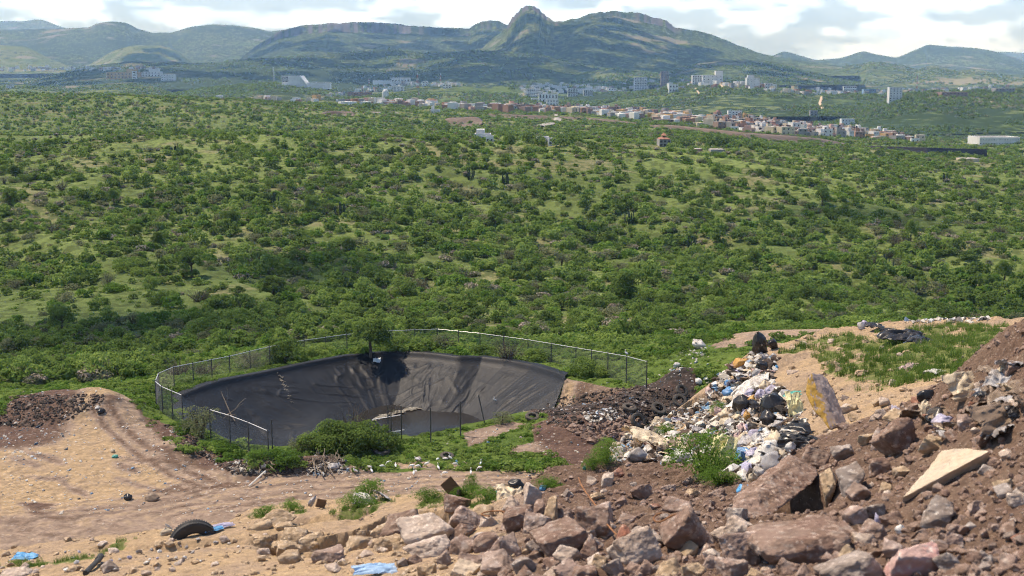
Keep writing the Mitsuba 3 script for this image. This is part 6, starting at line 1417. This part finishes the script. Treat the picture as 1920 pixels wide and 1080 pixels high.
m = trimesh.creation.revolve(np.array(pr_), sections=20); m.apply_translation(c); put('water_tower', ply(m, 'm_wall_white', smooth=30), 'round white domed water tank above the town', 'water tank')
# retaining wall, banks, road bridge, tracks
def ribbon(line, w, lift=.5, n=40):
    q = np.array([hit(a, b) for a, b in line]); t = np.linspace(0, 1, len(q)); tt = np.linspace(0, 1, n); q = np.stack([np.interp(tt, t, q[:, k]) for k in range(3)], 1)
    d = np.gradient(q[:, :2], axis=0); d /= np.linalg.norm(d, axis=1, keepdims=True) + 1e-9; nn = np.stack([-d[:, 1], d[:, 0], d[:, 0] * 0], 1)
    P = np.stack([q + nn * w * (f - .5) + [0, 0, lift - (.8 if f in (0, 1) else 0)] for f in (0, .15, .5, .85, 1)], 1); return grid_mesh(P)
mat('m_track', lambda p, n, uv: mix((.36, .27, .17), (.46, .36, .25), fbm(p.x * .2, p.y * .2, 0, 3)), .95); mat('m_road', lambda p, n, uv: mix((.24, .22, .19), (.36, .33, .29), fbm(p.x * .3, p.y * .3, 0, 3)), .9)
def earth(p, n, uv):
    f = fbm(p.x * .12, p.y * .12, p.z * .5, 4); return mix(mix((.085, .062, .050), (.20, .155, .125), f), (.075, .10, .03), smoothstep(.60, .70, fbm(p.x * .09 + 5, p.y * .09, p.z * .3, 4)))
mat('m_earth_bank', earth, .95)
for l, w in (([(1534, 171), (1541, 182), (1537, 194), (1544, 206)], 4.5), ([(1592, 172), (1589, 183)], 3.5), ([(1646, 174), (1641, 184)], 3.5), ([(1352, 160), (1363, 176)], 3.5), ([(1304, 166), (1312, 177)], 3)): put('dirt_track', ply(ribbon(l, w, 1.2), 'm_track', smooth=True), 'pale dirt track up the hill', None, None, 'structure')
for l, w in (([(1030, 212), (1046, 220), (1046, 229), (1010, 238)], 7), ([(540, 203), (600, 207), (680, 211), (745, 213)], 8), ([(1218, 246), (1220, 258)], 5)): put('dirt_road', ply(ribbon(l, w, .9), 'm_road', smooth=True), 'pale road across the plateau', None, None, 'structure')


def bank_strip(line, hpx, depth, seed):
    q = np.array([hit(a, b) for a, b in line]); t = np.linspace(0, 1, len(q)); tt = np.linspace(0, 1, 120); q = np.stack([np.interp(tt, t, q[:, k]) for k in range(3)], 1)
    h = hpx * q[:, 1] / F_PX * (1 - np.abs(2 * tt - 1) ** 6); rows = []
    for f, back in ((-.4, -1), (0, 0), (.3, .12), (.6, .25), (.85, .4), (1, .6), (.95, 1.6), (-.4, 2.4)):
        rows.append(q + np.stack([h * 0, depth * back + 2.2 * (nz(q[:, 0], q[:, 0] * 0 + f * 9, 6, 3, seed) - .5), f * h * (1 + .25 * (nz(q[:, 0], q[:, 0] * 0, 14, 3, seed + 1) - .5))], 1))
    return grid_mesh(np.stack(rows, 1))
put('earth_bank', ply(bank_strip([(1215, 239), (1300, 249), (1400, 260), (1500, 267), (1605, 275)], 10, 14, 1), 'm_earth_bank', smooth=True), 'long bare brown earth bank below the town', None, None, 'structure')
put('earth_bank', ply(bank_strip([(905, 216), (960, 219), (1100, 225), (1215, 235)], 4, 10, 3), 'm_earth_bank', smooth=True), 'low brown bank along the plateau', None, None, 'structure')
put('earth_bank', ply(bank_strip([(826, 232), (865, 232), (905, 230)], 11, 14, 5), 'm_earth_bank', smooth=True), 'bare scraped slope in the middle of the valley', None, None, 'structure')
put('earth_bank', ply(bank_strip([(600, 214), (640, 215), (665, 216)], 6, 8, 7), 'm_earth_bank', smooth=True), 'dark cutting under the road', None, None, 'structure')
mat('m_dark_wall', lambda p, n, uv: mix((.040, .038, .042), (.075, .070, .075), fbm(p.x * .15, p.y * .15, p.z * .4, 3)), .85)
q = [pix(np.array(a), np.array(b), np.array(y)) for a, b, y in ((1560, 273, 700), (1640, 274, 660), (1740, 277, 650), (1850, 280, 660))]; dn_ = [7, 24, 26, 12]; rows = []
for f in range(60):
    t = f / 59; i_ = min(2, int(t * 3)); u_ = t * 3 - i_; a = q[i_] * (1 - u_) + q[i_ + 1] * u_; h = (dn_[i_] * (1 - u_) + dn_[i_ + 1] * u_) * a[1] / F_PX
    rows.append([a + [0, 3, -h * 1.3], a + [0, -h * .5, -h * 1.3], a + [0, 0, 0], a + [0, 1.5, 0], a + [0, 3, -h * 1.3]])
put('retaining_wall', ply(grid_mesh(np.array(rows)), 'm_dark_wall'), 'long dark retaining wall above the scrub at the right', 'wall')
c0, c1 = pix(np.array(1085), np.array(233), np.array(980.)), pix(np.array(1212), np.array(247), np.array(900.))
br = put('road_bridge', None, 'pale road bridge with a dark underside across the gully', 'bridge'); d_ = c1 - c0; L_ = np.linalg.norm(d_); ax_ = math.degrees(math.atan2(d_[1], d_[0])); tl_ = math.degrees(math.asin(d_[2] / L_))
bt = T().translate(((c0 + c1) / 2).tolist()).rotate([0, 0, 1], ax_).rotate([0, 1, 0], -tl_)
part(br, 'deck', {**ubox('m_road'), 'to_world': bt @ T().translate([0, 0, -1]).scale([L_, 9, 1.])})
for s in (-1, 1): part(br, 'parapet', {**ubox('m_wall_cream'), 'to_world': bt @ T().translate([0, s * 4.4, 0.003]).scale([L_, .3, .9])})
for f in (-.3, -.1, .1, .3): part(br, 'pier', {**ubox('m_dark_wall'), 'to_world': bt @ T().translate([f * L_, 0, -14]).scale([2, 7, 13])})

# ------------------------------------------------------------------ scrub and trees on the plateau and the hills
r = np.random.default_rng(150); nn_ = 0
hp = np.array([[q[0], q[1]] for q in placed])
from scipy.spatial import cKDTree
ht = cKDTree(hp)
for g_ in GRIDS:
    if g_.name not in ('hill', 'town_ground', 'plateau'): continue
    ym = float(np.median(g_.Y))
    if ym > 4300 or g_.name == 'plateau': continue
    n = (6500 if ym < 2300 else 3600) if g_.name != 'town_ground' else 3000
    i = r.uniform(0, g_.Y.shape[0] - 1.01, n); j = r.uniform(2, g_.Y.shape[1] - 4.5, n); p = g_.at(i, j)
    k_ = nz(p[:, 0], p[:, 1], 120, 4, 151) > .42 + .1 * r.random(n); p = p[k_]
    p = p[(np.abs(p[:, 0] / p[:, 1]) < .44)]; p = p[ht.query(p[:, :2])[0] > 9]
    for q in p:
        if g_.name == 'town_ground' and r.random() < .35: continue
        inst(f'hillside_scrub__{nn_:05d}', ['dark_a', 'dark_b', 'mid_a', 'olive_a'][r.integers(0, 4)] + '_tiny', q - [0, 0, .3], r.uniform(1.8, 4.2) * (ym / 2200) ** .5, r.uniform(0, 360)); nn_ += 1
labels['hillside_scrub'] = {'label': 'scrub and trees scattered over the far hillsides', 'category': 'scrub', 'kind': 'stuff'}
for k, (a, b, q) in enumerate([(1225, 200, 6), (690, 207, 7), (735, 204, 5), (870, 205, 5), (990, 168, 9), (1160, 186, 7), (960, 170, 9), (1115, 200, 6), (990, 268, 4), (1010, 274, 4), (1230, 268, 4), (1280, 276, 4.5), (1345, 276, 5.5), (1365, 275, 4.5), (1650, 296, 4), (1795, 298, 4.5), (1770, 297, 4), (1420, 280, 4), (955, 272, 4), (1075, 272, 5), (1330, 268, 5), (1052, 275, 4.5), (600, 205, 5)]):
    c = hit(a, b); inst(put('tree', None, 'dark crowned tree among the houses and fields of the plateau', 'tree', 'trees of the plateau'), 'dark_b_mid', c - [0, 0, .4], q * .8, k * 37)
#HAZE
scene['haze_air'] = {'type': 'homogeneous', 'albedo': {'type': 'rgb', 'value': [0.86, 0.94, 1.0]}, 'sigma_t': {'type': 'rgb', 'value': [HAZE * 0.66, HAZE * 1.0, HAZE * 1.6]}}
scene['haze'] = {'type': 'cube', 'to_world': T().translate([0, 9000, 340]).scale([21000, 16000, 461.5]), 'bsdf': {'type': 'null'}, 'interior': {'type': 'ref', 'id': 'haze_air'}}
labels['haze'] = {'label': 'thin summer haze filling the valley', 'kind': 'stuff'}
